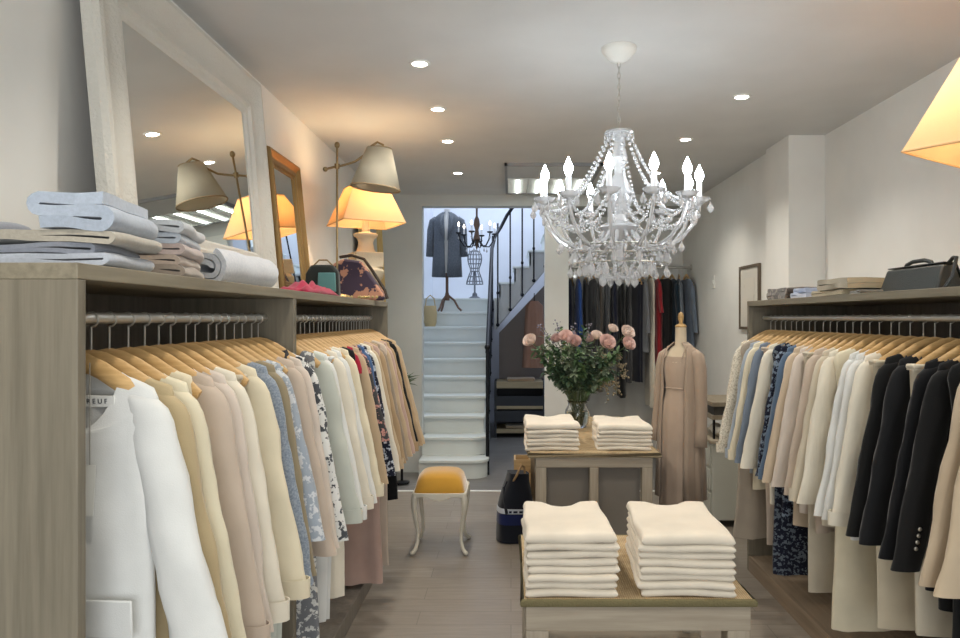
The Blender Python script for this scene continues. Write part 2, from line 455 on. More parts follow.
LSEQ2 = [
 sp('dress', 'dress', 'grey', 'long grey floral dress', pat='floral', col2=S(214,214,210), L=1.16, hem=1.2),
 sp('top', 'shirt', 'sage', 'pale sage shirt', L=.66, cuff=1, fl=.05),
 sp('top', 'shirt', 'white', 'white shirt with turned cuffs', L=.70, cuff=1, fl=.06),
 sp('trousers', 'trousers', 'white', 'white wide trousers', L=1.14, wd=.17),
 sp('top', 'shirt', 'ivory', 'ivory overshirt', L=.64, cuff=1, fl=.055),
 sp('top', 'blouse', 'white', 'white crinkled blouse', pat='crinkle', L=.72, fl=.06),
 sp('dress', 'dress', 'ivory', 'long ivory sleeveless dress', L=1.12, hem=1.2),
 sp('top', 'shirt', 'cream', 'cream cotton shirt', L=.70, cuff=1, fl=.06),
 sp('top', 'sleeveless_top', 'black', 'black sleeveless top', L=.55, sl=0, w=.19),
 sp('top', 'short_sleeved_top', 'red', 'dark pink short sleeved top', L=.5, sl=.1, w=.165, fl=-.05),
 sp('top', 'blouse', 'beige', 'beige blouse with long sleeves', L=.66),
 sp('top', 'blouse', 'charcoal', 'dark floral blouse', pat='floral', col2=S(190,140,130), L=.66, sl=.42),
 sp('top', 'shirt', 'denim', 'blue denim shirt', L=.6, sl=.40, cuff=1, fl=-.005),
 sp('top', 'blouse', 'navy', 'navy and white patterned blouse', pat='floral', col2=S(190,196,206), L=.70, fl=.05),
 sp('top', 'shirt', 'ivory', 'ivory linen shirt', L=.74, fl=.06),
 sp('top', 'jacket', 'beige', 'beige jacket', L=.74, lapel=1, cuff=1, fl=.06),
 sp('dress', 'dress', 'rose', 'long dusty pink dress', L=1.32, w=.2, hem=1.15),
 sp('top', 'cardigan', 'camel', 'camel cardigan', L=.70, fl=.06),
 sp('top', 'knit_sweater', 'taupe', 'taupe knitted sweater', L=.62, amp=.003, fl=.06),
 sp('dress', 'dress', 'pinkbeige', 'long pink beige dress', L=1.30, w=.2, hem=1.15),
 sp('top', 'cardigan', 'beige', 'light brown cardigan', L=.66, fl=.07),
 sp('top', 'blouse', 'rose', 'dusty rose blouse', L=.62, fl=.07),
 sp('top', 'shirt', 'camel', 'camel shirt', L=.60, cuff=1, fl=.075),
 sp('dress', 'dress', 'black', 'long black dress', L=1.0, w=.215, hem=1.1),
 sp('top', 'jacket', 'black', 'black jacket', L=.60, lapel=1, fl=.07),
 sp('top', 'coat', 'camel', 'camel knitted coat', L=.66, fl=.085),
 sp('top', 'coat', 'beige', 'beige coat, last of all', L=.60, fl=.09),
]
RSEQ = [  # from the far end towards the camera
 sp('top', 'shirt', 'ivory', 'ivory buttoned shirt', pat='floral', col2=S(190,180,160), scale=3.0, L=0.89, cuff=1),
 sp('dress', 'dress', 'greybeige', 'long grey beige dress', L=1.18, w=.2, hem=1.28),
 sp('top', 'shirt', 'lightblue', 'grey blue shirt', L=0.79, cuff=1),
 sp('top', 'shirt', 'cream', 'cream shirt', L=0.87, cuff=1),
 sp('top', 'jacket', 'bluegrey', 'slate blue jacket', L=0.77),
 sp('trousers', 'trousers', 'pinkbeige', 'pink beige trousers', L=1.12, wd=.18),
 sp('top', 'blouse', 'ivory', 'ivory loose blouse', L=0.89, fl=.06, r=1.1),
 sp('dress', 'dress', 'navy', 'long dark floral dress', pat='floral', col2=S(104,114,124), scale=1.3, L=1.22, w=.19, hem=1.05),
 sp('top', 'blouse', 'navy', 'dark blue floral blouse', pat='floral', col2=S(120,134,150), scale=1.3, L=0.91),
 sp('top', 'shirt', 'denim', 'faded denim shirt', m=cloth(S(92,112,136)), L=0.81, cuff=1),
 sp('top', 'coat', 'beige', 'sand coloured coat', m=cloth(S(202,184,160)), L=0.91, fl=.06, lapel=1),
 sp('top', 'blouse', 'blush', 'blush blouse', L=0.83),
 sp('trousers', 'trousers', 'stone', 'stone wide trousers', L=1.16, wd=.18),
 sp('top', 'cardigan', 'pinkbeige', 'pale pinkish cardigan', L=0.87),
 sp('top', 'shirt', 'stone', 'stone linen shirt', L=.82, cuff=1, fl=.055),
 sp('top', 'blouse', 'ivory', 'ivory pleated blouse', pat='crinkle', L=.72),
 sp('dress', 'dress', 'cream', 'long cream dress', L=1.2, w=.19, hem=1.1),
 sp('top', 'blouse', 'white', 'white crinkled blouse', pat='crinkle', L=.80, fl=.05),
 sp('top', 'shirt', 'white', 'white gauze shirt', pat='crinkle', L=.74),
 sp('top', 'shirt', 'ivory', 'ivory cotton shirt', L=.66, cuff=1),
 sp('trousers', 'trousers', 'stone', 'cream pleated wide trousers', m=cloth(S(206,194,170)), L=1.06, wd=.185),
 sp('top', 'jacket', 'black', 'black wool jacket', L=.74, fl=.05, lapel=1, r=1.1),
 sp('top', 'jacket', 'black', 'black crepe jacket', m=cloth(S(24,25,28)), L=.76, fl=.05, lapel=1, r=1.1),
 sp('trousers', 'trousers', 'stone', 'ivory soft trousers', m=cloth(S(212,202,182)), L=.98, wd=.18),
 sp('top', 'jacket', 'black', 'black fitted jacket', m=cloth(S(17,18,22)), L=.80, fl=.055, lapel=1, r=1.1),
 sp('top', 'blazer', 'black', 'black blazer with pale cuff buttons', m=cloth(S(22,22,23)), L=.84, fl=.06, lapel=1, r=1.15, sl=.62, cuffbtn=1),
 sp('dress', 'dress', 'black', 'long black dress', L=1.2, w=.19, hem=1.05),
 sp('top', 'coat', 'beige', 'beige coat next to the black blazer', L=.84, m=cloth(S(190,172,148)), fl=.06, lapel=1, r=1.1),
 sp('top', 'coat', 'beige', 'pale camel coat', m=cloth(S(196,178,152)), L=.86, fl=.06, r=1.15),
 sp('dress', 'scarf_dress', 'navy', 'green and grey plaid dress', m=cloth(S(48,66,66), 'plaid', S(150,166,158)), L=.98, w=.2, hem=1.0),
 sp('dress', 'dress', 'red', 'dark red dress', m=cloth(S(110,28,36)), L=1.1, w=.2, hem=1.0),
]
CATS = {'trousers': 'trousers', 'dress': 'dress', 'skirt': 'skirt', 'shirt': 'shirt', 'blouse': 'blouse', 'jacket': 'jacket', 'blazer': 'jacket', 'coat': 'coat',
        'cardigan': 'cardigan', 'knit_sweater': 'sweater', 'sleeveless_top': 'top', 'short_sleeved_top': 'top', 'scarf_dress': 'dress'}
HZ = 1.5125-.081    # the hook ring's top rests on the rail's top
def fill_rail(seq, ys, rx, where, group, rs, idx0=0, jit=.06):
    out = []
    for i, (s_, y) in enumerate(zip(seq, ys)):
        y += random.uniform(-.012, .012) if i not in (0, len(seq)-1) else 0
        rz = random.uniform(-jit, jit)+rs
        o = ORD[i+idx0]
        hanger((rx, y, HZ), rz, f'wooden hanger of the {s_["desc"].split(" with ")[0].split(", ")[0].split(" next to ")[0].split(" at the ")[0]}, {o} {where}', 'hangers '+group)
        t = garment(s_, (rx, y, HZ), rz, f'{s_["desc"]}, {o} {where}', CATS[s_['name']], group, 100*len(group)+i*7+idx0)
        out.append(t)
    return out
lin = lambda a, b, n: [a+(b-a)*i/(n-1) for i in range(n)]
wl = 'from near end, left rail'
g1 = fill_rail(LSEQ1, lin(1.455, 2.52, len(LSEQ1)), LRX, wl, 'clothes on the left rail', -.04, 0)
g2 = fill_rail(LSEQ2, lin(2.68, 4.46, len(LSEQ2)), LRX, wl, 'clothes on the left rail', -.03, len(LSEQ1))
g3 = fill_rail(RSEQ, lin(4.17, 1.86, len(RSEQ)), RRX, 'from far end, right rail', 'clothes on the right rail', .04)
# first blouse: label, hang tag, pocket flap
bl = g1[0]
lab = MB().box(-.035, .035, -.002, .002, -.011, .011).build('neck_label', plain('label satin', S(236,236,232), .5), bl, loc=(.058, -.010, -.098), rot=(.1, 0, 0))
tc = bpy.data.curves.new('lettering', 'FONT'); tc.body = 'R E U F'; tc.size = .014; tc.align_x = 'CENTER'; tc.align_y = 'CENTER'; tc.extrude = .0004
tc.materials.append(plain('label ink', S(60,66,72), .6))
tmp = bpy.data.objects.new('lettering_curve', tc); COL.objects.link(tmp); bpy.context.view_layer.update()
lm = bpy.data.meshes.new_from_object(tmp.evaluated_get(bpy.context.evaluated_depsgraph_get())); bpy.data.objects.remove(tmp)
to = bpy.data.objects.new('lettering', lm); COL.objects.link(to); to.parent = lab; to.location = (0, -.0026, 0); to.rotation_euler = (PI/2, 0, 0)
MB().box(-.012, .012, -.001, .001, -.05, .05).build('hang_tag', plain('tag card', S(214,214,208), .6), bl, loc=(.058, -.040, -.27), rot=(0, .05, .2))
MB().box(-.05, .05, -.003, .003, -.038, .038).build('pocket_flap', LSEQ1[0]['m'], bl, loc=(.10, -.042, -.52), bevel=.003, rot=(.06, 0, .0))
MB().tube([(0, 0, -.10), (.0, 0, -.33)], .001, 5).build('tag_string', plain('string', S(150,146,138), .8), bl, loc=(.058, -.034, .08))
# cuff buttons of the blazer
bz = g3[[i for i, s_ in enumerate(RSEQ) if s_.get('cuffbtn')][0]]
for i in range(4):
    MB().ball((0,0,0), .0068, 8, .5).xf(Matrix.Rotation(PI/2, 4, 'X')).build('cuff_button', M_silverbtn, bz, loc=(-.262+.004*i, -.030, -.64+.02*i))

# ------------------------------------------------------------------ ceiling spots
M_spot = emit('spot lamp', (1, .95, .86, 1), 30)
M_ring = plain('spot ring', S(236,234,228), .4)
def spot(x, y, label, power=30):
    t = thing('ceiling_spotlight', label, 'spotlight', (x, y, CZ), group='recessed ceiling spotlights')
    MB().lathe([(.034, -.001), (.036, -.006), (.047, -.006), (.05, -.001), (.05, 0), (.034, 0), (.034, -.001)], 24, caps=False).build('ring', M_ring, t)
    MB().lathe([(.0001, -.003), (.034, -.003)], 20, caps=False).build('lamp', M_spot, t)
    l = bpy.data.lights.new('spot beam', 'SPOT'); l.energy = power; l.spot_size = 2.2; l.spot_blend = .7; l.color = (1, .93, .82); l.shadow_soft_size = .04
    lo = bpy.data.objects.new('spot beam', l); COL.objects.link(lo); lo.location = (x, y, CZ-.02)
for i, (x, y) in enumerate([(-.43, 3.39), (-.42, 4.13), (-.43, 4.88), (-.44, 5.95)]):
    spot(x, y, f'small recessed ceiling spotlight, {ORD[i]} from the camera in the left row')
for i, (x, y) in enumerate([(1.25, 3.9), (1.17, 4.83), (1.2, 5.95)]):  # last spot is unseen, added to brighten the far right wall
    spot(x, y, f'small recessed ceiling spotlight, {ORD[i]} from the camera in the right row whose third is added')
for x, y in [(-.43, 2.2), (1.25, 2.5), (-.43, .9), (1.25, .9)]:   # lights assumed further along the same rows, out of frame, no fixtures
    l = bpy.data.lights.new('spot beam', 'SPOT'); l.energy = 34; l.spot_size = 2.2; l.spot_blend = .7; l.color = (1, .93, .82); l.shadow_soft_size = .04
    lo = bpy.data.objects.new('spot beam', l); COL.objects.link(lo); lo.location = (x, y, CZ-.02)
# louvred fluorescent fixture
t = thing('ceiling_light', 'recessed louvred fluorescent ceiling light behind the crystal chandelier', 'ceiling light', (.33, 6.2, CZ))
mb = MB(); a, b = .38, .64
for q in [(-a, -a+.02, -b, b), (a-.02, a, -b, b), (-a, a, -b, -b+.02), (-a, a, b-.02, b)]: mb.box(*q, -.025, 0)
mb.build('frame', plain('fixture grey', S(150,152,154), .5), t, smooth=False)
MB().box(-a+.02, a-.02, -b+.02, -.08, -.012, -.001).build('reflector', plain('fixture white', S(206,208,208), .5), t, smooth=False)
mb = MB()
for i in range(13):
    y = -.06+i*.054; mb.box(-a+.02, a-.02, y, y+.006, -.02, -.002)
for i in range(5):
    x = -a+.02+(2*a-.04)*i/4; mb.box(x-.004, x+.004, -.08, b-.02, -.022, -.002)
mb.build('louvre', M_chrome, t, smooth=False)
for i in range(4):
    x = -a+.02+(2*a-.04)*(i+.5)/4
    MB().tube([(x, -.05, -.009), (x, b-.04, -.009)], .012, 8).build('tube_lamp', emit('fluorescent tube', (.9, 1, .98, 1), 10.0), t)

# ------------------------------------------------------------------ crystal chandelier
M_cry, N, L, b = base_mat('cut crystal', (.97,.98,1,1), .04)
b.inputs['Transmission Weight'].default_value = .65; b.inputs['IOR'].default_value = 1.55
M_bulb = emit('candle bulb', (.86, .94, 1, 1), 52)
M_candle = plain('candle sleeve white', S(240,242,246), .5)
ch = thing('crystal_chandelier', 'large crystal chandelier with lit candle bulbs hanging in the room centre', 'chandelier', (.48, 3.2, CZ))
MB().lathe([(.078, 0), (.078, -.012), (.07, -.024), (.045, -.05), (.025, -.062), (.012, -.066), (.0001, -.066)], 28, caps=False).build('canopy', M_white, ch)
mb = MB()
for i in range(13):
    z = -.075-i*.0245; a = .5*PI*(i % 2)
    mb.tube([(.006*math.cos(q)*math.cos(a), .006*math.cos(q)*math.sin(a), z+.0165*math.sin(q)) for q in [2*PI*j/10 for j in range(10)]], .0018, 5, closed=True, up=(math.sin(a), -math.cos(a), .01))
mb.build('chain', M_chrome, ch)
MB().lathe([(.006, -.37), (.03, -.385), (.062, -.372), (.066, -.38), (.03, -.40), (.02, -.42), (.028, -.45), (.038, -.49), (.026, -.53), (.02, -.56), (.045, -.60), (.062, -.66), (.05, -.71), (.028, -.74), (.04, -.77), (.085, -.79), (.09, -.80), (.06, -.83), (.03, -.86), (.016, -.90), (.024, -.93), (.016, -.96), (.0001, -.975)], 18, caps=False).build('column', M_cry, ch, ang=25)
arm_pts = [(.05,-.79), (.09,-.85), (.15,-.89), (.21,-.89), (.27,-.855), (.315,-.80), (.338,-.745), (.345,-.705)]
arm_me = MB().tube([(r, 0, z) for r, z in arm_pts], .0085, 8, up=(0,1,0)).mesh('arm', M_cry)
pan_me = MB().lathe([(.012, -.012), (.03, -.006), (.046, .008), (.049, .007), (.032, -.010), (.014, -.018), (.012, -.012)], 16, (0,0,0), caps=False).mesh('drip_pan', M_cry, ang=20)
sl_me = MB().lathe([(.012, 0), (.012, .075), (.009, .08)], 12).mesh('candle_sleeve', M_candle)
bu_me = MB().lathe([(.007, 0), (.013, .008), (.0185, .024), (.0175, .038), (.010, .056), (.004, .07), (.0001, .078)], 12, caps=False).mesh('bulb', M_bulb)
def drop_mb(h, w):
    return MB().lathe([(.0001, 0), (.0025, -.004), (.0035, -.008), (.0001, -.013)], 6, caps=False).lathe([(.0001, -.012), (w*.35, -.012-h*.25), (w, -.012-h*.62), (w*.75, -.012-h*.82), (.0001, -.012-h)], 6, sy=.6, caps=False)
drop_me = drop_mb(.052, .0155).mesh('crystal_drop', M_cry, ang=10)
drop_big = drop_mb(.078, .021).mesh('crystal_drop', M_cry, ang=10)
def beads(pts, r=.0055):
    mb = MB()
    for p in pts: mb.ball(p, r, 6, 1, 4)
    return mb
def catenary(p, q, sag, n):
    p, q = Vector(p), Vector(q)
    return [p.lerp(q, i/n)-Vector((0, 0, sag*4*(i/n)*(1-i/n))) for i in range(n+1)]
gar_me = beads(catenary((.05, 0, -.39), (.325, 0, -.70), .085, 24), .0085).mesh('crystal_garland', M_cry, ang=180)
p0 = (.345, 0, -.71); p1 = (.345*math.cos(PI/6), .345*math.sin(PI/6), -.71)
swag_me = beads(catenary(p0, p1, .075, 14), .0075).mesh('crystal_garland', M_cry, ang=180)
p2 = (.2, 0, -.9)
low_me = beads(catenary((.215, 0, -.885), (.02, 0, -1.02), .05, 14), .0085).mesh('crystal_garland', M_cry, ang=180)
gar2_me = beads(catenary((.06, 0, -.66), (.33, 0, -.715), .11, 18), .0075).mesh('crystal_garland', M_cry, ang=180)
q0 = (.225, 0, -.86); q1 = (.225*math.cos(PI/6), .225*math.sin(PI/6), -.86)
swag2_me = beads(catenary(q0, q1, .05, 9), .0075).mesh('crystal_garland', M_cry, ang=180)
for i in range(12):
    an = -PI/2+PI/12+i*PI/6; ca, sa = math.cos(an), math.sin(an)
    ar = place(arm_me, 'arm', ch, rot=(0, 0, an))
    place(pan_me, 'drip_pan', ar, (.345, 0, -.69)); place(sl_me, 'candle_sleeve', ar, (.345, 0, -.694)); place(bu_me, 'bulb', ar, (.345, 0, -.614))
    place(gar_me, 'crystal_garland', ch, rot=(0, 0, an+PI/12)); place(swag_me, 'crystal_garland', ch, rot=(0, 0, an))
    place(low_me, 'crystal_garland', ch, rot=(0, 0, an)); place(gar2_me, 'crystal_garland', ch, rot=(0, 0, an)); place(swag2_me, 'crystal_garland', ch, rot=(0, 0, an+PI/12))
    for k in range(3):
        q = an+(k-1)*1.6; place(drop_me, 'crystal_drop', ch, (.345*ca+.046*math.cos(q), .345*sa+.046*math.sin(q), -.684), (0, 0, q))
    for rr, zz, me, ph in ((.21, -.885, drop_big, 0), (.15, -.93, drop_big, .26), (.27, -.85, drop_me, 0), (.08, -.975, drop_big, .1), (.215, -.96, drop_me, .26)):
        if rr == .08 and i % 3: continue
        place(me, 'crystal_drop', ch, (rr*math.cos(an+ph), rr*math.sin(an+ph), zz), (0, 0, an))
place(drop_big, 'crystal_drop', ch, (0, 0, -.97))
mb = MB()
for i in range(6):
    a = i*PI/3; mb.lathe([(.0001, -.383), (.005, -.40), (.0001, -.425)], 6, (.064*math.cos(a), .064*math.sin(a), 0), caps=False)
mb.build('crown_fringe', M_cry, ch, ang=10)
MB().tube([(.21*math.cos(a), .21*math.sin(a), -.885) for a in [2*PI*i/40 for i in range(40)]], .005, 6, closed=True).build('lower_ring', M_chrome, ch)
MB().tube([(.215*math.cos(a), .215*math.sin(a), -.962) for a in [2*PI*i/40 for i in range(40)]], .003, 6, closed=True).build('lower_ring', M_chrome, ch)
mb = MB()
for i in range(12):
    a = 2*PI*i/12+.26; mb.tube([(.21*math.cos(a), .21*math.sin(a), -.885), (.215*math.cos(a), .215*math.sin(a), -.962)], .0014, 5)
mb.build('lower_ring_wires', M_chrome, ch)

# ------------------------------------------------------------------ mirrors and picture
def framed(name, label, cat, loc, rot, W, H, fw, th, mf, mg, prof, inner_name='mirror_glass'):
    t = thing(name, label, cat, loc, rot)
    # frame lies in local XZ, faces local -Y; mitred profile (u from outer edge inward, height towards -Y)
    corners = [(-W/2, 0), (W/2, 0), (W/2, H), (-W/2, H)]; V = []; F = []
    inn = [(1, 1), (-1, 1), (-1, -1), (1, -1)]; sub = 14
    sides = []
    n = len(prof)
    for k in range(4):
        (x0, z0), (x1, z1) = corners[k], corners[(k+1) % 4]; (a0, b0), (a1, b1) = inn[k], inn[(k+1) % 4]
        base = len(V)
        for s_ in range(sub+1):
            q = s_/sub
            for u, h in prof:
                px0, pz0 = x0+a0*u, z0+b0*u; px1, pz1 = x1+a1*u, z1+b1*u
                V.append((px0+(px1-px0)*q, -h, pz0+(pz1-pz0)*q))
        for s_ in range(sub):
            for i in range(n-1):
                F.append((base+s_*n+i, base+s_*n+i+1, base+(s_+1)*n+i+1, base+(s_+1)*n+i))
    MB().add(V, F).build('frame', mf, t, ang=30)
    MB().box(-W/2+fw*.9, W/2-fw*.9, -.012, -.004, fw*.9, H-fw*.9).build(inner_name, mg, t, smooth=False)
    MB().box(-W/2+.01, W/2-.01, -.003, .0, .01, H-.01).build('backing', plain('backing board', S(110,92,70), .8), t, smooth=False)
    return t
fprof = [(0, 0), (0, .032), (.012, .048), (.03, .05), (.045, .04), (.085, .026), (.12, .026), (.135, .034), (.15, .034), (.16, .022), (.185, .022), (.195, .014), (.195, .004)]
framed('leaning_mirror', 'large mirror in a distressed white frame leaning above the left wardrobe', 'mirror', (-1.16, 2.765, 1.601), (-.088, 0, PI/2), 1.42, 1.03, .195, .05, M_frame, M_mirror, fprof)
sprof = [(q*.45, h*.8) for q, h in fprof]
framed('leaning_mirror', 'small gilt framed mirror leaning beside the large white mirror', 'mirror', (-1.165, 3.85, 1.601), (-.10, 0, PI/2), .52, .76, .088, .04, M_gold, M_mirror, sprof)
framed('tall_mirror', 'tall gilt framed mirror standing on the floor beyond the left wardrobe', 'mirror', (-1.115, 6.28, .003), (-.055, 0, PI/2), .9, 2.4, .088, .04, plain('pale gilt', S(196,166,108), .45, .5), M_mirror, sprof)
M_art, N, L, b = base_mat('art print', S(216,212,200), .6)
w_ = N.new('ShaderNodeTexNoise'); w_.inputs['Scale'].default_value = 5; L.new(coords(N, L), w_.inputs['Vector'])
L.new(ramp(N, L, w_.outputs['Fac'], [(.0, S(218,214,204)), (.58, S(214,208,196)), (.66, S(120,116,110))]), b.inputs['Base Color'])
pf = framed('framed_picture', 'framed print hanging on the right wall beyond the right wardrobe', 'picture', (RX2-.002, 5.58, 1.41), (0, 0, -PI/2), .46, .5, .022, .02, wood('dark oak', S(92,80,66), S(112,98,80), 'z'), plain('mount card', S(214,210,200), .8), [(0, 0), (0, .02), (.022, .02), (.022, .008)], 'mount')
MB().box(-.12, .12, -.014, -.0121, .1, .4).build('print', M_art, pf, smooth=False)
# light switch on the right wall
t = thing('light_switch', 'small white light switch on right wall behind the mannequin', 'switch', (RX2, 7.0*1.0-.4, 1.83))
MB().box(-.012, 0, -.04, .04, -.06, .06).build('plate', M_white, t, bevel=.004); MB().box(-.018, -.012, -.014, .014, -.02, .02).build('rocker', M_white, t, bevel=.002)

# ------------------------------------------------------------------ lamps
M_shade = shade_mat('warm lampshade', S(244,216,176), .55)
M_shadeoff = shade_mat('linen shade', S(214,206,186), .3)
M_warm = emit('warm bulb', (1, .72, .40, 1), 25)
M_urn = plain('carved plaster', S(214,200,172), .75, nb=.6, ns=40)
def urn_lamp(label, loc, rz, sb, st, zb, zt, watts, bs=1.0):
    t = thing('table_lamp', label, 'lamp', loc, (0, 0, rz), 'carved urn lamps on the wardrobes')
    mb = MB(); mb.box(-.068, .068, -.068, .068, 0, .05)
    mb.lathe([(.05, .05), (.036, .07), (.034, .085), (.06, .11), (.082, .15), (.086, .19), (.075, .205), (.075, .212)], 24)
    mb.box(-.066, .066, -.066, .066, .21, .30)
    mb.lathe([(.05, .30), (.04, .32), (.034, .36), (.04, .385), (.056, .40), (.058, .415), (.02, .425), (.012, zb+.05)], 24)
    mb.xf(Matrix.Diagonal((bs, bs, 1, 1))).build('base', M_urn, t, bevel=.005)
    V = []; F = []
    for h, q in ((zb, sb), (zt, st)):
        for sx, sy in ((1,1), (-1,1), (-1,-1), (1,-1)): V.append((sx*q, sy*q, h))
    for i in range(4): F.append((i, (i+1) % 4, 4+(i+1) % 4, 4+i))
    MB().add(V, F).build('lamp_shade', M_shade, t, smooth=False, solid=.002)
    mb = MB()
    for q, h in ((sb, zb), (st, zt)):
        mb.tube([(q, q, h), (-q, q, h), (-q, -q, h), (q, -q, h)], .004, 6, closed=True)
    mb.build('shade_trim', plain('shade braid', S(206,170,120), .7), t)
    MB().lathe([(.012, 0), (.012, .03), (.028, .06), (.03, .08), (.02, .1), (.0001, .108)], 14).build('bulb', M_warm, t, loc=(0, 0, zb+.04))
    l = bpy.data.lights.new('lamp glow', 'POINT'); l.energy = watts; l.color = (1, .72, .42); l.shadow_soft_size = .04
    lo = bpy.data.objects.new('lamp glow', l); COL.objects.link(lo)
    lo.location = Vector(loc)+Vector((0, 0, zb+.17))
    return t
urn_lamp('lit carved urn lamp with square orange shade behind the swing arm lamp', (-.892, 4.42, 1.60), .5, .19, .105, .475, .70, 5.5, 1.3)
urn_lamp('lit lamp with square orange shade above the right wardrobe', (1.73, 2.43, 1.60), .62, .27, .11, .475, .86, 5.5)
# swing arm lamp
t = thing('swing_arm_lamp', 'unlit brass swing arm lamp with cream shade on the left wardrobe', 'lamp', (-.937, 3.88, 1.60))
t.scale = (1.06, 1.06, 1.06)
MB().lathe([(.075, 0), (.075, .012), (.06, .022), (.02, .03), (.008, .045)], 24).build('base', M_brass, t)
MB().tube([(0, 0, .03), (0, 0, .77)], .0055, 10).ball((0, 0, .785), .014, 12, 1.2).build('pole', M_brass, t)
apts = [(-.06, 0, .662), (-.02, 0, .672), (.03, 0, .682), (.09, 0, .70), (.14, 0, .735), (.175, 0, .78), (.205, 0, .80), (.235, 0, .785), (.245, 0, .75)]
MB().tube(apts, .006, 8, up=(0,1,0)).ball((-.06, 0, .662), .013, 10).build('arm', M_brass, t)
MB().lathe([(.012, -.012), (.014, .012)], 10).build('clamp', M_brass, t, loc=(0, 0, .677))
sh = MB().lathe([(.125, -.20), (.062, 0)], 40, caps=False).xf(Matrix.Rotation(.10, 4, 'Y')).build('lamp_shade', M_shadeoff, t, loc=(.215, 0, .765), solid=.003)
MB().tube([(.125*math.cos(a), .125*math.sin(a), -.20) for a in [2*PI*i/32 for i in range(32)]], .004, 6, closed=True).xf(Matrix.Rotation(.10, 4, 'Y')).build('shade_trim', plain('shade binding', S(160,140,108), .7), sh)
MB().tube([(.062*math.cos(a), .062*math.sin(a), 0) for a in [2*PI*i/24 for i in range(24)]], .0035, 6, closed=True).build('shade_trim', plain('shade binding', S(160,140,108), .7), sh)

# ------------------------------------------------------------------ folded knitwear
def sweater_mesh(w, d, h, seed, neck=True, bulge=0.0):
    rnd = random.Random(seed); nx, ny = 22, 18
    rr = h*.52
    ed = [0, .06*rr, .22*rr, .5*rr, rr]
    us = [e/w for e in ed]+[rr/w+(1-2*rr/w)*i/14 for i in range(1, 14)]+[1-e/w for e in ed[::-1]]
    vs = [e/d for e in ed]+[rr/d+(1-2*rr/d)*i/12 for i in range(1, 12)]+[1-e/d for e in ed[::-1]]
    nx, ny = len(us)-1, len(vs)-1
    half = lambda e: math.sqrt(max(0, 1-(1-min(1, e/rr))**2))
    ph = [rnd.uniform(0, 6) for _ in range(4)]
    V = []; F = []
    for side in (1, -1):
        for v in vs:
            for u in us:
                cx = 2*u-1
                wd = w/2*(1-.035*v)+.003*math.sin(9*v+ph[0])
                dep = d
                if neck:
                    dep -= .05*math.exp(-(cx/.40)**6)+.012*abs(cx)**3
                prof = half(min(u, 1-u)*w)*half(min(v, 1-v)*d)
                z = h/2+side*h/2*prof
                z += .0022*math.sin(3.2*cx+ph[1])+.0015*math.sin(5*v+ph[2])-.002*cx*cx
                if side == 1: z += bulge*prof*(math.exp(-((v-.16)/.2)**2)*.55+.5*math.exp(-((v-.95)/.12)**2)*abs(cx))
                V.append((cx*wd, -d/2+v*dep, z))
    n = nx+1; o = n*(ny+1)
    for j in range(ny):
        for i in range(nx):
            a = j*n+i; F.append((a, a+1, a+n+1, a+n)); F.append((o+a+n, o+a+n+1, o+a+1, o+a))
    for i in range(nx): F.append((i+1, i, o+i, o+i+1)); k = ny*n+i; F.append((k, k+1, o+k+1, o+k))
    for j in range(ny): a = j*n; F.append((a, a+n, o+a+n, o+a)); a = j*n+nx; F.append((a+n, a, o+a, o+a+n))
    return MB().add(V, F)
M_knit = cloth(S(221,212,196), None, None, 1.0, .3, .95)
def stack(x, y, z, n, w, d, h, where, group, seed, rz=0):
    for i in range(n):
        lab = f'cream folded sweater, {"topmost" if i == n-1 else "bottom one" if i == 0 else ORD[i]+" from the bottom"} in the {where}'
        o = sweater_mesh(w*random.uniform(.985, 1.015), d*random.uniform(.98, 1.02), h*(1.0 if i < n-1 else 1.12), seed+i, True, .022 if i == n-1 else 0).build(
            'folded_sweater', M_knit, None, (x+random.uniform(-.004, .004), y+random.uniform(-.004, .004), z+i*h*1.0), (0, 0, rz+random.uniform(-.015, .015)), ang=180)
        tag(o, lab, 'sweater', group)

# ------------------------------------------------------------------ display tables
W_tab = wood('limed wood', S(150,139,122), S(176,165,147), 'x')
W_tabz = wood('limed wood upright', S(150,139,122), S(176,165,147), 'z')
M_mat, N, L, b = base_mat('woven rush', S(170,150,116), .8)
vv = coords(N, L, (1,1,1)); w1 = N.new('ShaderNodeTexWave'); w1.inputs['Scale'].default_value = 40; w1.inputs['Distortion'].default_value = 1.5; L.new(vv, w1.inputs['Vector'])
w2 = noise_n(N, L, vv, 22, 4); mm = N.new('ShaderNodeMath'); mm.operation = 'MULTIPLY_ADD'; L.new(w1.outputs['Fac'], mm.inputs[0]); mm.inputs[1].default_value = .4; L.new(w2, mm.inputs[2])
L.new(ramp(N, L, mm.outputs[0], [(.35, S(148,126,92)), (.95, S(192,170,134))]), b.inputs['Base Color']); bump(N, L, b, w1.outputs['Fac'], .4, .003)
M_trim = plain('olive braid', S(112,104,72), .8, nb=.9, ns=160)
t = thing('display_table', 'low wooden table with rush top, nearest the camera, holding two sweater stacks', 'table', (.435, 2.82, 0))
MB().box(-.39, .39, -.36, .36, .515, .54).build('tabletop', M_mat, t, smooth=False)
MB().tube([(-.395, -.365, .528), (.395, -.365, .528), (.395, .365, .528), (-.395, .365, .528)], .014, 8, closed=True).build('edge_braid', M_trim, t)
mb = MB(); mb.box(-.385, .385, -.36, -.335, .43, .515); mb.box(-.385, .385, .335, .36, .43, .515); mb.box(-.385, -.36, -.335, .335, .43, .515); mb.box(.36, .385, -.335, .335, .43, .515)
mb.build('apron', W_tab, t, bevel=.003, smooth=False)
for x in (-1, 1):
    for y in (-1, 1):
        MB().box(*sorted((x*.385, x*.305)), *sorted((y*.36, y*.28)), 0, .43).build('leg', W_tabz, t, bevel=.004, smooth=False)
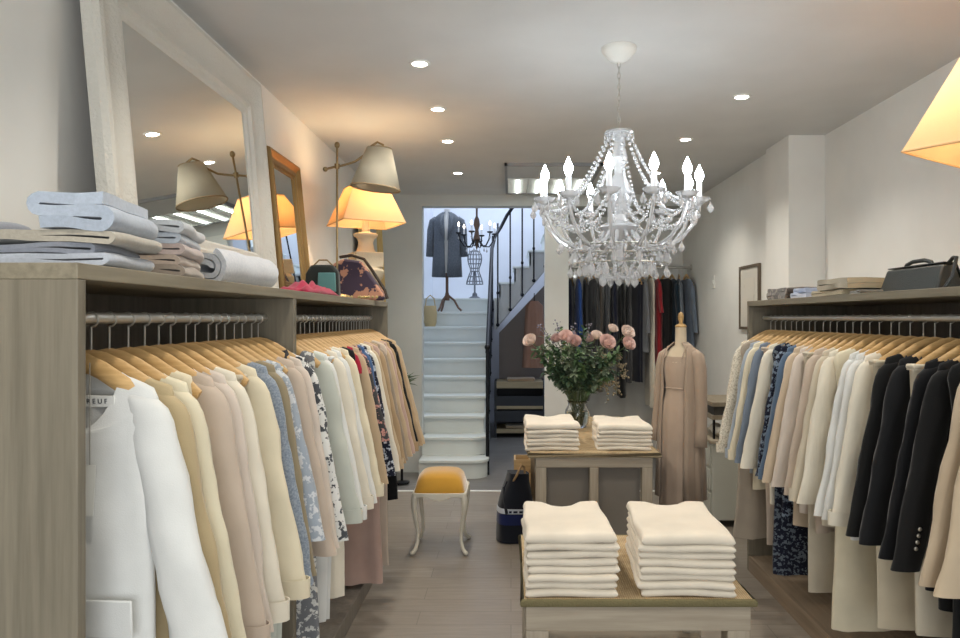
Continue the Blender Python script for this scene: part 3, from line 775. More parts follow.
MB().box(-.37, .37, -.34, .34, .12, .145).build('lower_shelf', W_tab, t, bevel=.003, smooth=False)
stack(.207, 2.70, .5415, 8, .318, .46, .0262, 'left stack on the near table', 'sweaters on the near table', 10, .02)
stack(.615, 2.705, .5415, 8, .328, .47, .0256, 'right stack on the near table', 'sweaters on the near table', 30, -.05)
t = thing('display_table', 'taller pale wooden table with flower vase, behind the near table', 'table', (.470, 4.78, 0))
MB().box(-.362, .362, -.73, .73, .715, .745).build('tabletop', M_mat, t, bevel=.004, smooth=False)
MB().tube([(-.365, -.733, .728), (.365, -.733, .728), (.365, .733, .728), (-.365, .733, .728)], .015, 8, closed=True).build('edge_braid', plain('brown braid', S(122,108,82), .8, nb=.9, ns=160), t)
mb = MB(); mb.box(-.33, .33, -.715, -.69, .655, .715); mb.box(-.33, .33, .69, .715, .655, .715); mb.box(-.33, -.305, -.69, .69, .655, .715); mb.box(.305, .33, -.69, .69, .655, .715)
mb.build('apron', W_tab, t, bevel=.003, smooth=False)
for x in (-1, 1):
    for y in (-1, 1): MB().box(*sorted((x*.33, x*.27)), *sorted((y*.715, y*.655)), 0, .655).build('leg', W_tabz, t, bevel=.004, smooth=False)
MB().box(-.025, .025, -.715, -.665, 0, .655).build('centre_post', W_tabz, t, bevel=.004, smooth=False)
MB().box(-.27, .27, -.64, -.62, 0, .655).build('panel', plain('taupe panel', S(128,122,114), .7), t, smooth=False)
stack(.232, 4.31, .7465, 6, .305, .44, .0235, 'left stack beside the flower vase', 'sweaters beside the flower vase', 50, .02)
stack(.652, 4.31, .7465, 6, .31, .44, .0225, 'right stack beside the flower vase', 'sweaters beside the flower vase', 70, -.02)

# ------------------------------------------------------------------ folded throws and other shelf items
def ribbon(path, th, depth, seed, amp=.0055, ny=12):
    P = [Vector((x, 0, z)) for x, z in path]; n = len(P); A = []; B = []
    for i in range(n):
        t_ = (P[min(i+1, n-1)]-P[max(i-1, 0)]).normalized(); nn = Vector((-t_.z, 0, t_.x))
        A.append(P[i]+nn*th/2); B.append(P[i]-nn*th/2)
    loop = A+B[::-1]; m = len(loop); V = []; F = []
    for j in range(ny+1):
        y = -depth/2+depth*j/ny
        e = 1-.06*(abs(2*j/ny-1)**6)
        for k, p in enumerate(loop):
            nz = noise.noise(Vector((p.x*9+seed, y*9, p.z*9)))
            V.append((p.x*e+amp*nz, y+amp*1.5*noise.noise(Vector((p.x*12, seed, p.z*30))), p.z+amp*nz))
    for j in range(ny):
        for k in range(m):
            l = (k+1) % m; F.append((j*m+k, j*m+l, (j+1)*m+l, (j+1)*m+k))
    for j in (0, ny):
        for k in range(n-1): F.append((j*m+k, j*m+k+1, j*m+m-2-k, j*m+m-1-k))
    zmin = min(v[2] for v in V)
    return MB().add([(x, y, z-zmin) for x, y, z in V], F)
def serp(W, p, layers, shrink=.0):
    path = []; x0, x1 = -W/2, W/2
    for k in range(layers):
        z = k*p; a, b = (x0, x1) if k % 2 == 0 else (x1, x0)
        a2 = a-(shrink*k if a > 0 else -shrink*k)
        for i in range(9): path.append((a+(b-a)*i/8*.999, z+.002*math.sin(5*i/8+k)))
        if k < layers-1:
            sgn = 1 if b > 0 else -1
            for i in range(1, 6):
                an = -PI/2+PI*i/6; path.append((b+sgn*p/2*math.cos(an), z+p/2+p/2*math.sin(an)))
    return path
def spiral(r0, r1, turns, flat, W):
    path = []
    n = int(turns*22)
    for i in range(n+1):
        a = 2*PI*turns*i/n; r = r0+(r1-r0)*i/n
        x = r*math.cos(a); z = r*math.sin(a)*flat
        path.append((x+math.copysign(W/2, x)*min(1, abs(x)/(r0+.004)), z))
    return path
def throw(label, col, loc, rz, W, D, layers, th, seed, pat='marl', col2=None, cat='throw', name='folded_throw', group=None, flip=False):
    mb = ribbon(serp(W, th*1.08, layers), th, D, seed)
    if flip: mb.xf(Matrix.Scale(-1, 4, (1,0,0)))
    o = mb.build(name, cloth(col, pat, col2 or mul(col, 1.15), .6, .4), None, loc, (0, 0, rz), ang=60)
    return tag(o, label, cat, group)
G = 'folded knits on the left wardrobe'
z = 1.601
throw('pale grey blue folded throw, bottom of the near pile on left wardrobe', S(168,174,184), (-.965, 1.53, z), .12, .30, .24, 2, .011, 1, group=G); z += .025
throw('slate grey folded throw second from the bottom of the near pile', S(128,132,142), (-.975, 1.53, z), .10, .27, .22, 2, .009, 2, group=G); z += .021
throw('taupe folded throw in the middle of the near pile', S(160,154,142), (-.965, 1.54, z), .10, .33, .24, 2, .011, 3, group=G); z += .026
throw('grey blue folded throw, topmost and thickest of the near pile', S(160,170,184), (-.888, 1.55, z), .14, .125, .25, 3, .023, 4, group=G)
throw('small grey folded knit lying left on the near pile', S(140,144,154), (-1.13, 1.50, z), .0, .12, .2, 2, .011, 5, group=G)
z = 1.601
cols = [(S(150,138,126), 'taupe'), (S(176,160,146), 'beige'), (S(176,160,154), 'dusty pink'), (S(162,170,180), 'pale blue'), (S(178,182,186), 'silver grey')]
for i, (c, nm) in enumerate(cols):
    throw(f'{nm} folded scarf, {"topmost" if i == 4 else "bottom one" if i == 0 else ORD[i]+" from the bottom"} of the second pile on left wardrobe', c, (-.93+.006*(-1)**i, 1.93, z), .25, .13, .30, 2, .0125, 11+i, group=G); z += .0275
mb = ribbon(spiral(.012, .056, 2.2, .95, .03), .016, .44, 33)
tag(mb.build('rolled_throw', cloth(S(190,194,202), 'marl', S(206,208,212), .6, .4), None, (-.93, 2.42, 1.601), (0, 0, -.03), ang=60), 'thick pale rolled throw lying right of the folded scarves', 'throw', G)
# pink scarf : crumpled
def crumple(W, D, H, seed, n=22):
    V = []; F = []
    for j in range(n+1):
        for i in range(n+1):
            u, v = 2*i/n-1, 2*j/n-1; e = max(0, 1-u*u)**.5*max(0, 1-v*v)**.5
            x = u*W/2*(1+.1*noise.noise(Vector((v*3, seed, 0)))); y = v*D/2*(1+.1*noise.noise(Vector((u*3, seed, 5))))
            V.append((x, y, H*e*(.7+.5*noise.noise(Vector((u*3.2, v*3.2, seed)))+.15*math.sin(9*v+4*u))))
    for j in range(n):
        for i in range(n): a = j*(n+1)+i; F.append((a, a+1, a+n+2, a+n+1))
    o = len(V); V += [(x, y, 0) for x, y, _ in V[:o]]
    F += [tuple(q+o for q in f[::-1]) for f in F[:]]
    return MB().add(V, F)
tag(crumple(.15, .50, .055, 3).build('crumpled_scarf', cloth(S(158,26,62)), None, (-.86, 3.06, 1.601), ang=180), 'crumpled dark pink scarf below the small gilt mirror', 'scarf')
# teal and black clutch, floral bag
t = thing('clutch_bag', 'upright dark clutch bag with teal flap beside the brass lamp base', 'bag', (-.945, 3.62, 1.601), (0, 0, .0))
poly = [(-.085, 0), (.085, 0), (.08, .13), (.05, .165), (-.055, .165), (-.082, .12)]
MB().prism(poly, -.03, .03, 'y').build('body', cloth(S(44,48,46)), t, bevel=.012)
MB().prism([(-.02, .02), (.075, .03), (.07, .125), (-.015, .125)], -.04, -.03, 'y').build('flap', cloth(S(98,142,142)), t, bevel=.004)
MB().tube([(-.05, 0, .16), (-.02, 0, .19), (.02, 0, .19), (.05, 0, .16)], .004, 6, up=(0,1,0)).build('handle', M_brass, t)
t = thing('shoulder_bag', 'multicoloured floral fabric bag leaning near the urn lamp', 'bag', (-.90, 4.16, 1.601), (0, 0, .05))
M_fl = cloth(S(70,58,74), 'floral', S(190,140,116), .28)
poly = [(-.15, 0), (.17, 0), (.175, .03), (.04, .225), (-.06, .24), (-.12, .21), (-.15, .1)]
MB().prism(poly, -.05, .05, 'y').build('body', M_fl, t, bevel=.02, ang=60)
MB().tube([(.185, 0, .01), (.17, 0, .06), (.1, 0, .17), (.05, 0, .24), (-.02, 0, .262), (-.09, 0, .25)], .009, 8, up=(0,1,0)).build('strap', plain('dark leather', S(58,46,36), .5), t)
mb = MB()
for i in range(22): mb.ball((.10*math.cos(i*.9)+.003*i, .03*math.sin(i*.9), .008), .008, 6, .9, 4)
tag(mb.build('bead_necklace', plain('amber beads', S(186,166,110), .3), None, (-.86, 3.74, 1.601)), 'pale bead necklace lying at the brass lamp base', 'necklace')

# right wardrobe shelf items
t = thing('handbag', 'black leather handbag with top handle on the right wardrobe', 'handbag', (1.625, 2.87, 1.601), (0, 0, PI/2))
M_lea = plain('black leather', S(46,50,50), .42, nb=.25, ns=180)
V = []; prof = [(-.21, -.055), (.21, -.055), (.21, .055), (-.21, .055)]
MB().add([(x, y, 0) for x, y in prof]+[(x*.94, y*.45, .10) for x, y in prof], [(3,2,1,0), (4,5,6,7), (0,1,5,4), (1,2,6,5), (2,3,7,6), (3,0,4,7)]).build('body', M_lea, t, bevel=.008)
MB().add([(-.2, -.028, .104), (.2, -.028, .104), (.2, -.052, .045), (-.2, -.052, .045), (-.2, .02, .107), (.2, .02, .107)], [(0,1,2,3), (0,4,5,1)]).build('flap', M_lea, t, solid=.005, bevel=.002)
MB().tube([(-.1, 0, .10), (-.085, 0, .116), (-.04, 0, .126), (.04, 0, .126), (.085, 0, .116), (.1, 0, .10)], (.008), 8, up=(0,1,0)).build('handle', M_lea, t)
MB().tube([(-.19, 0, .10), (-.225, 0, .122), (-.26, .01, .12), (-.27, .03, .05), (-.25, .05, .005)], .007, 8, up=(0,1,0)).build('strap', M_lea, t)
G = 'folded knits on the right wardrobe'
throw('taupe folded sweater beside the black handbag', S(150,140,118), (1.60, 3.32, 1.629), PI/2, .32, .24, 2, .022, 21, group=G, pat=None)
throw('thin cream folded knit under the taupe sweater', S(190,178,150), (1.60, 3.40, 1.601), PI/2, .34, .22, 2, .011, 22, group=G, pat=None)
throw('dark grey scarf end lying at the handbag', S(92,90,84), (1.56, 3.10, 1.601), PI/2, .10, .16, 2, .007, 25, group=G, pat=None, flip=True)
throw('pale blue folded shirt, lower of the two on right wardrobe', S(176,186,206), (1.60, 3.74, 1.601), PI/2, .20, .22, 2, .011, 23, group=G, pat=None)
throw('pale blue folded shirt, upper of the two on right wardrobe', S(170,182,206), (1.61, 3.74, 1.627), PI/2, .16, .22, 2, .012, 24, group=G, pat=None)
throw('dark patterned folded scarf at the far end of right wardrobe', S(66,58,54), (1.62, 4.07, 1.601), PI/2, .28, .24, 3, .019, 26, 'floral', S(126,114,104), group=G)

# ------------------------------------------------------------------ vase with roses
t = thing('glass_vase', 'clear glass vase of pink roses on the taller table', 'vase', (.46, 5.0, .746))
vp = [(.0001, .006), (.062, .006), (.074, .03), (.082, .07), (.078, .115), (.06, .15), (.056, .165), (.066, .18), (.070, .182), (.062, .164), (.064, .15), (.083, .115), (.087, .07), (.079, .025), (.066, 0), (.0001, 0)]
MB().lathe(vp, 28, caps=False).build('body', M_glass, t, ang=60)
MB().lathe([(.0001, .008), (.06, .008), (.072, .03), (.079, .07), (.076, .11), (.0001, .11)], 24, caps=False).build('water', glassy('water', (.86,.9,.82,1), 0, 1, 1.33), t)
def petal(r, h, lean, a0, wid, curl):
    V = []; F = []; nu, nv = 6, 5
    for j in range(nv+1):
        v = j/nv
        for i in range(nu+1):
            u = 2*i/nu-1; ww = wid*math.sin(min(1, v*1.15+.12)*PI*.62)
            rr = r*(.3+.7*math.sin(min(1, v*1.15)*PI/2))+lean*v*v+curl*max(0, v-.7)*3*(1-u*u*.3)
            a = a0+u*ww; V.append((rr*math.cos(a), rr*math.sin(a), h*v*(1-.10*u*u*v)))
    for j in range(nv):
        for i in range(nu): q = j*(nu+1)+i; F.append((q, q+1, q+nu+2, q+nu+1))
    return V, F
def rose_mb(seed):
    mb = MB(); rnd = random.Random(seed)
    for k, (n, r, h, lean, wd, cu) in enumerate([(3, .008, .056, 0, 1.3, -.002), (4, .0155, .054, 0, 1.1, .001), (5, .024, .050, 0, .95, .004), (6, .032, .043, .001, .8, .006), (7, .039, .034, .002, .7, .005)]):
        for i in range(n): mb.add(*petal(r, h, lean, 2*PI*i/n+k*.6+rnd.uniform(-.1, .1), wd, cu))
    mb.ball((0, 0, .022), .012, 8, 1.8)
    return mb
rose_mes = []
def leaf_mb(mb, p, d, L, W, up=Vector((0,0,1))):
    d = d.normalized(); s_ = d.cross(up)
    if s_.length < .05: s_ = Vector((1,0,0))
    s_.normalize(); nn = s_.cross(d)
    V = [p, p+d*L*.3+s_*W*.8+nn*L*.04, p+d*L*.65+s_*W*.75, p+d*L-nn*L*.12, p+d*L*.65-s_*W*.75, p+d*L*.3-s_*W*.8+nn*L*.04, p+d*L*.35-nn*L*.03, p+d*L*.68-nn*L*.05]
    mb.add(V, [(0,1,6), (1,2,7,6), (2,3,7), (3,4,7), (4,5,6,7), (5,0,6)])
M_green = [plain('leaf green', S(96,124,84), .6), plain('dark leaf green', S(78,104,78), .6), plain('grey green', S(128,142,116), .7)]
M_stem = plain('stem green', S(80,98,62), .6)
M_pink = [plain('pink petals', S(234,206,198), .6), plain('pale pink petals', S(238,222,212), .6), plain('mauve pink petals', S(218,188,182), .6)]
vb = Vector((.46, 5.0, .746))
def stem_curve(tip, k=0):
    a = random.uniform(0, 6.28)
    b0 = Vector((.03*math.cos(a), .03*math.sin(a), .02)); b1 = Vector((tip.x*.16, tip.y*.16, .17)); m_ = Vector((tip.x*.55, tip.y*.55, .17+(tip.z-.17)*.62))
    return [b0, b0.lerp(b1, .5), b1, b1.lerp(m_, .5)+Vector((0, 0, .01)), m_, m_.lerp(tip, .5)+Vector((0, 0, .012)), tip]
def at(px, py, y):
    y += .2
    return Vector(((px-511)*y/720, y, 1.5-(py-318)*y/720))
roses = [(566, 338, 4.74, 0, 1.0, 'upper left of the bouquet'), (574, 343, 4.66, 2, 1.0, 'left of the bouquet, in front'), (606, 344, 4.62, 0, 1.15, 'right of centre, largest open bloom facing the room'), (626, 334, 4.72, 1, 1.05, 'upper right of the bouquet'), (627, 345, 4.66, 0, 1.0, 'far right of the bouquet, lower one'),
         (596, 337, 4.8, 1, .85, 'centre top of the bouquet'), (588, 340, 4.86, 2, .8, 'centre of the bouquet, half hidden'), (531, 342, 4.72, 1, 1.0, 'far left over the dark shelves'), (557, 340, 4.84, 2, .85, 'left edge of the main bouquet'), (612, 330, 4.9, 1, .8, 'back of the bouquet, highest')]
for i, (px, py, y, mi, s_, where) in enumerate(roses):
    tip = at(px, py, y)-vb
    t = thing('rose', f'pink rose, {where}', 'flower', vb, group='roses in the glass vase')
    pts = stem_curve(tip); MB().tube(pts, .0028, 6).build('stem', M_stem, t)
    d = (tip-Vector((0, 0, .3))).normalized(); d = (d+Vector((0, -1.0, .3))).normalized()
    q = Vector((0,0,1)).rotation_difference(d).to_euler()
    bl_ = rose_mb(i).build('bloom', M_pink[mi], t, tip-d*.01, q, ang=180); bl_.scale = (s_*1.12, s_*1.12, s_*1.2)
    mb = MB()
    for k in range(5):
        p = pts[4].lerp(pts[6], k/5); leaf_mb(mb, p, Vector((random.uniform(-1,1), random.uniform(-1,.4), random.uniform(-.3,.5))), .055, .014)
    mb.build('leaves', M_green[i % 2], t, ang=180)
branches = [(548, 352, 4.7), (556, 366, 4.65), (566, 360, 4.6), (578, 352, 4.62), (590, 356, 4.6), (545, 338, 4.8), (560, 328, 4.85), (602, 362, 4.64), (574, 372, 4.62), (614, 358, 4.7), (584, 330, 4.85), (552, 376, 4.72), (538, 356, 4.76), (594, 372, 4.66), (570, 346, 4.6), (582, 366, 4.58), (548, 364, 4.62), (540, 346, 4.7), (562, 350, 4.64), (553, 344, 4.66), (600, 350, 4.62), (618, 352, 4.66), (566, 378, 4.6), (586, 344, 4.75), (606, 376, 4.66), (618, 372, 4.7), (600, 382, 4.68), (534, 350, 4.74), (544, 372, 4.7), (612, 366, 4.62)]
for i, (px, py, y) in enumerate(branches):
    tip = at(px, py, y)-vb
    t = thing('leafy_branch', 'green leafy branch among the roses in the glass vase', 'foliage', vb, group='leafy branches in the glass vase')
    pts = stem_curve(tip); MB().tube(pts, .002, 5).build('stem', M_stem, t)
    mb = MB()
    for k in range(64):
        u = random.uniform(.30, 1); f = 2+u*4; j = min(5, int(f)); p = pts[j].lerp(pts[j+1], f-j)
        leaf_mb(mb, p, Vector((random.uniform(-1,1), random.uniform(-1,1), random.uniform(-.5,.6))), random.uniform(.035, .07), random.uniform(.011, .02))
    mb.build('leaves', M_green[(0, 1, 2)[i % 3]], t, ang=180)
fill = [(572, 326, 4.86), (556, 322, 4.9), (590, 324, 4.84), (545, 330, 4.86), (604, 370, 4.74), (612, 384, 4.74), (620, 366, 4.76), (600, 388, 4.72), (626, 378, 4.78), (540, 326, 4.9), (608, 398, 4.7), (618, 394, 4.76)]
M_lav = plain('lavender grey blossoms', S(142,136,150), .8); M_dry = plain('dry blossoms', S(150,136,110), .8)
for i, (px, py, y) in enumerate(fill):
    tip = at(px, py, y)-vb; low = py > 350
    nm = 'dry brown spray drooping at the right of the bouquet' if low else 'lavender grey spray at the top of the bouquet'
    t = thing('flower_spray', nm, 'foliage', vb, group=('dry' if low else 'lavender')+' sprays in the glass vase')
    pts = stem_curve(tip)
    if low:
        top = Vector((tip.x*.7, tip.y*.7, max(.36, tip.z+.12))); pts = [Vector((.02,0,.02)), Vector((tip.x*.16, tip.y*.16, .17)), Vector((tip.x*.45, tip.y*.45, .30)), top, (top+tip)/2+Vector((.02, 0, .03)), (top+tip*2)/3+Vector((.015, 0, .01)), tip]
    MB().tube(pts, .0014, 5).build('stem', M_stem, t)
    mb = MB()
    for k in range(46):
        u = random.uniform(.55, 1); f = u*6; j = min(5, int(f)); p = pts[j].lerp(pts[min(6, j+1)], f-j)
        p = p+Vector((random.gauss(0, .014), random.gauss(0, .014), random.gauss(0, .012))); mb.ball(p, random.uniform(.004, .009), 5, 1, 3)
    mb.build('blossoms', M_dry if low else M_lav, t, ang=180)

# ------------------------------------------------------------------ dress form at the table's right
t = thing('dress_form', 'cream dress form with wooden neck cap behind the taller table', 'mannequin', (1.085, 4.60, 0), (0, 0, -.85))
M_form = cloth(S(206,190,164))
fp = [(.12, .86, .1), (.155, .95, .115), (.135, 1.03, .095), (.128, 1.08, .09), (.15, 1.18, .11), (.152, 1.22, .11), (.145, 1.27, .085), (.10, 1.305, .06), (.05, 1.325, .05), (.046, 1.36, .049), (.044, 1.44, .047)]
V = []; F = []; n = 28
for a, z, b in fp:
    for j in range(n): th = 2*PI*j/n; V.append((a*math.cos(th), b*math.sin(th), z))
for i in range(len(fp)-1):
    for j in range(n): l = (j+1) % n; F.append((i*n+j, i*n+l, (i+1)*n+l, (i+1)*n+j))
F.append(tuple(range(n-1, -1, -1))); F.append(tuple((len(fp)-1)*n+k for k in range(n)))
MB().add(V, F).build('torso', M_form, t, ang=60)
MB().lathe([(.046, 1.441), (.048, 1.448), (.042, 1.455), (.018, 1.462), (.015, 1.475), (.022, 1.49), (.025, 1.51), (.018, 1.53), (.0001, 1.54)], 20).build('neck_cap', wood('oak cap', S(170,136,84), S(196,160,106), 'x'), t)
MB().tube([(0, 0, .03), (0, 0, .9)], .015, 12).build('pole', M_brass, t)
MB().lathe([(.17, 0), (.17, .012), (.15, .022), (.03, .035), (.02, .05)], 28).build('base', plain('dark wood base', S(84,62,44), .5), t)
def worn_tube(rings, gap0, gap1, seed, amp, n=64, k=11):
    V = []; F = []; rnd = random.Random(seed); p = [rnd.uniform(0, 6) for _ in range(3)]
    closed = gap0 == 0 and gap1 == 0
    m = n if closed else n+1
    for i, (a, b, z) in enumerate(rings):
        u = i/(len(rings)-1); g = gap0+(gap1-gap0)*u
        for j in range(m):
            th = (-PI/2+g/2+(2*PI-g)*j/n)
            q = 1+amp*u*(math.sin(k*th+p[0]+u)+.5*math.sin((2*k+3)*th+p[1]))
            V.append((a*q*math.cos(th), b*q*math.sin(th), z))
    for i in range(len(rings)-1):
        for j in range(n):
            l = (j+1) % m if closed else j+1
            F.append((i*m+j, i*m+l, (i+1)*m+l, (i+1)*m+j))
    return MB().add(V, F)
M_dress = cloth(S(176,156,138)); M_card = cloth(S(164,145,127))
dr = thing('slip_dress', 'long beige slip dress worn by the dress form', 'dress', (1.085, 4.60, 0), (0, 0, -.85))
worn_tube([(.148, .098, 1.255), (.158, .116, 1.20), (.156, .114, 1.14), (.14, .1, 1.07), (.142, .102, 1.03), (.165, .125, .95), (.175, .135, .86), (.18, .14, .7), (.185, .145, .5), (.19, .15, .30)], 0, 0, 4, .035).build('body', M_dress, dr, ang=180)
for s_ in (-1, 1):
    MB().tube([(s_*.085, -.098, 1.25), (s_*.09, -.06, 1.315), (s_*.09, .0, 1.326), (s_*.085, .08, 1.26)], (.006), 6).build('strap', M_dress, dr)
MB().tube([(.146*math.cos(a), .106*math.sin(a), 1.055) for a in [2*PI*i/32 for i in range(32)]], .005, 6, closed=True).build('waist_seam', M_dress, dr)
ca = thing('long_cardigan', 'long open beige cardigan over the dress form shoulders', 'cardigan', (1.085, 4.60, 0), (0, 0, -.85))
worn_tube([(.06, .058, 1.345), (.10, .07, 1.325), (.15, .085, 1.295), (.172, .10, 1.255), (.178, .125, 1.18), (.172, .128, 1.05), (.185, .14, .95), (.195, .155, .8), (.205, .165, .6), (.215, .175, .36)], 1.4, 1.25, 9, .05).build('body', M_card, ca, ang=180, solid=.004)
for s_ in (-1, 1):
    pts = [(s_*.135, 0, 1.275), (s_*.17, 0, 1.25), (s_*.192, -.005, 1.18), (s_*.205, -.01, 1.05), (s_*.215, -.02, .9), (s_*.222, -.035, .78), (s_*.225, -.045, .70)]
    MB().tube(pts, [(.035, .045), (.05, .058), (.052, .058), (.048, .054), (.046, .05), (.048, .05), (.052, .054)], 18, up=(0,1,0)).build('sleeve', M_card, ca, ang=180)

for q in (bpy.data.objects['dress_form'], dr, ca): q.scale = (.76, .76, 1)

# ------------------------------------------------------------------ stool
t = thing('upholstered_stool', 'white cabriole leg stool with mustard velvet seat', 'stool', (-.455, 4.72, 0))
M_ant = plain('antique white paint', S(214,208,192), .5)
us = [i/16 for i in range(17)]
V = []; F = []
for j in us:
    for i in us:
        x, y = 2*i-1, 2*j-1
        V.append((x*.165*(1-.05*y*y), y*.165*(1-.05*x*x), .40+.105*(max(0, 1-abs(x)**5)*max(0, 1-abs(y)**5))**.5+.01*(1-x*x)*(1-y*y)))
for j in range(16):
    for i in range(16): a = j*17+i; F.append((a, a+1, a+18, a+17))
V += [(x, y, .385) for x, y, z in V[:289]]; o = 289
F += [tuple(q+o for q in f[::-1]) for f in F[:256]]
for i in range(16): F += [(i+1, i, o+i, o+i+1), (16*17+i, 16*17+i+1, o+16*17+i+1, o+16*17+i), (i*17, (i+1)*17, o+(i+1)*17, o+i*17), ((i+1)*17+16, i*17+16, o+i*17+16, o+(i+1)*17+16)]
MB().add(V, F).build('seat', cloth(S(196,146,48), None, None, 1, .8, .8), t, ang=180)
mb = MB()
for s_ in (-1, 1):
    for ax in (0, 1):
        poly = []
        for i in range(13): q = -1+2*i/12; poly.append((q*.165, .355-.014*math.cos(q*PI*1.5)*(1-abs(q)*.3)))
        poly += [(.165, .39), (-.165, .39)]
        c0 = s_*.155
        mb.prism(poly, min(c0, c0+s_*.018), max(c0, c0+s_*.018), 'y' if ax == 0 else 'x')
mb.build('seat_rail', M_ant, t, bevel=.003)
for sx in (-1, 1):
    for sy in (-1, 1):
        pts = [(.150, .39), (.158, .35), (.160, .30), (.150, .22), (.138, .14), (.138, .08), (.150, .035), (.168, .012)]
        MB().tube([(sx*q, sy*q, z) for q, z in pts], [.021, .021, .017, .014, .0115, .0105, .012, .014], 10, up=(sy, -sx, 0)).ball((sx*.17, sy*.17, .014), .015, 10, .9).build('leg', M_ant, t)

# ------------------------------------------------------------------ bag, crate, dresser on the floor
t = thing('tote_bag', 'dark navy bag with white and blue bands standing left of the taller table', 'bag', (.02, 4.86, 0), (.0, .06, .25))
M_nv = cloth(S(24,28,38))
def sack(W, D, H, z0=0, z1=1, off=0):
    R = []; V = []; F = []; n = 28; m = 12
    for i in range(m+1):
        u = z0+(z1-z0)*i/m; k = (.72+.28*math.sin(PI*min(1, .25+u*.85))**.8)*(1-.45*max(0, u-.5)); q = .7+.3*math.sin(PI*(.2+.7*u))
        for j in range(n):
            th = 2*PI*j/n; c, s_ = math.cos(th), math.sin(th)
            bu = 1+.03*math.sin(3*th+8*u)
            V.append(((W/2*k*bu+off)*math.copysign(abs(c)**.6, c), (D/2*q*bu+off)*math.copysign(abs(s_)**.6, s_), u*H))
    for i in range(m):
        for j in range(n): l = (j+1) % n; F.append((i*n+j, i*n+l, (i+1)*n+l, (i+1)*n+j))
    F.append(tuple(range(n-1, -1, -1))); F.append(tuple(m*n+k for k in range(n)))
    return MB().add(V, F)
sack(.25, .18, .46).build('body', M_nv, t, ang=70)
bd = sack(.25, .18, .46, .43, .50, .003).build('white_band', cloth(S(196,202,212)), t, ang=70)
mb = MB()
for x0, x1 in ((-.07, -.052), (-.04, -.012), (0, .024), (.035, .05)): mb.box(x0, x1, -.0915, -.0885, .205, .219)
mb.build('band_marks', cloth(S(40,48,66)), bd)
sack(.25, .18, .46, .27, .42, .002).build('blue_band', cloth(S(30,40,86)), t, ang=70)
MB().tube([(-.05, -.06, .40), (-.03, -.09, .46), (0, -.07, .52), (.03, -.04, .50), (.04, -.05, .44)], (.009, .004) and .008, 8).build('strap', plain('tan leather', S(160,130,92), .5), t)
MB().tube([(-.07, -.02, .40), (-.09, -.01, .36), (-.095, -.05, .28), (-.085, -.088, .2)], .011, 8).build('strap', M_nv, t)
t = thing('wooden_crate', 'small light wood crate on the floor left of the taller table', 'crate', (.082, 5.3, 0))
wl_ = wood('crate wood', S(190,158,112), S(212,180,132), 'x')
for zz in (.30, .40): MB().box(-.06, .06, -.10, -.088, zz, zz+.075).build('slat', wl_, t, smooth=False); 
for zz in (.30, .40): MB().box(-.06, .06, .088, .10, zz, zz+.075).build('slat', wl_, t, smooth=False)
for x in (-.06, .048): MB().box(x, x+.012, -.088, .088, 0, .474).build('end_panel', wl_, t, smooth=False)
MB().box(-.048, .048, -.088, .088, .28, .30).build('floor_board', wl_, t, smooth=False)
M_dist = plain('distressed pale paint', S(202,202,190), .7, nb=.4, ns=30)
t = thing('chest_of_drawers', 'distressed pale chest against the right wall behind the dress form', 'chest', (1.64, 5.45, 0))
MB().box(-.2, .2, -.3, .3, .05, .60).build('body', M_dist, t, bevel=.006, smooth=False)
MB().box(-.215, .21, -.315, .315, .60, .625).build('top', plain('worn wood top', S(166,154,134), .7), t, bevel=.006, smooth=False)
for i in range(3):
    d = MB().box(-.212, -.2, -.27, .27, .09+i*.17, .24+i*.17).build('drawer', M_dist, t, bevel=.004, smooth=False)
    for y in (-.13, .13): MB().ball((-.222, y, .165+i*.17), .012, 10).build('knob', M_black, d)
for x in (-.17, .17):
    for y in (-.27, .27): MB().box(x-.025, x+.025, y-.025, y+.025, 0, .05).build('foot', M_dist, t, smooth=False)
for i, (xx, w_) in enumerate([(-.1, .14), (.1, .14)]):
    pass
t = thing('shelf_riser', 'dark two tier stand on the distressed pale chest', 'stand', (1.64, 5.45, .626))
for zz in (.14, .235): MB().box(-.19, .19, -.26, .26, zz, zz+.03).build('shelf', wood('grey oak', S(132,120,102), S(150,138,118), 'y'), t, smooth=False)
MB().box(-.17, .17, -.24, .24, .17, .235).build('dark_box', plain('dark box', S(66,64,60), .7), t, smooth=False)
for x in (-.18, .165):
    for y in (-.25, .235): MB().box(x, x+.015, y, y+.015, 0, .14).build('leg', M_black, t, smooth=False)
o = ribbon(spiral(.008, .045, 2.5, .95, .01), .011, .24, 41).build('rolled_towel', cloth(S(206,200,186)), None, (1.54, 5.30, .627), (0, 0, 0), ang=60)
tag(o, 'rolled cream cloth under the dark stand on the pale chest', 'cloth')

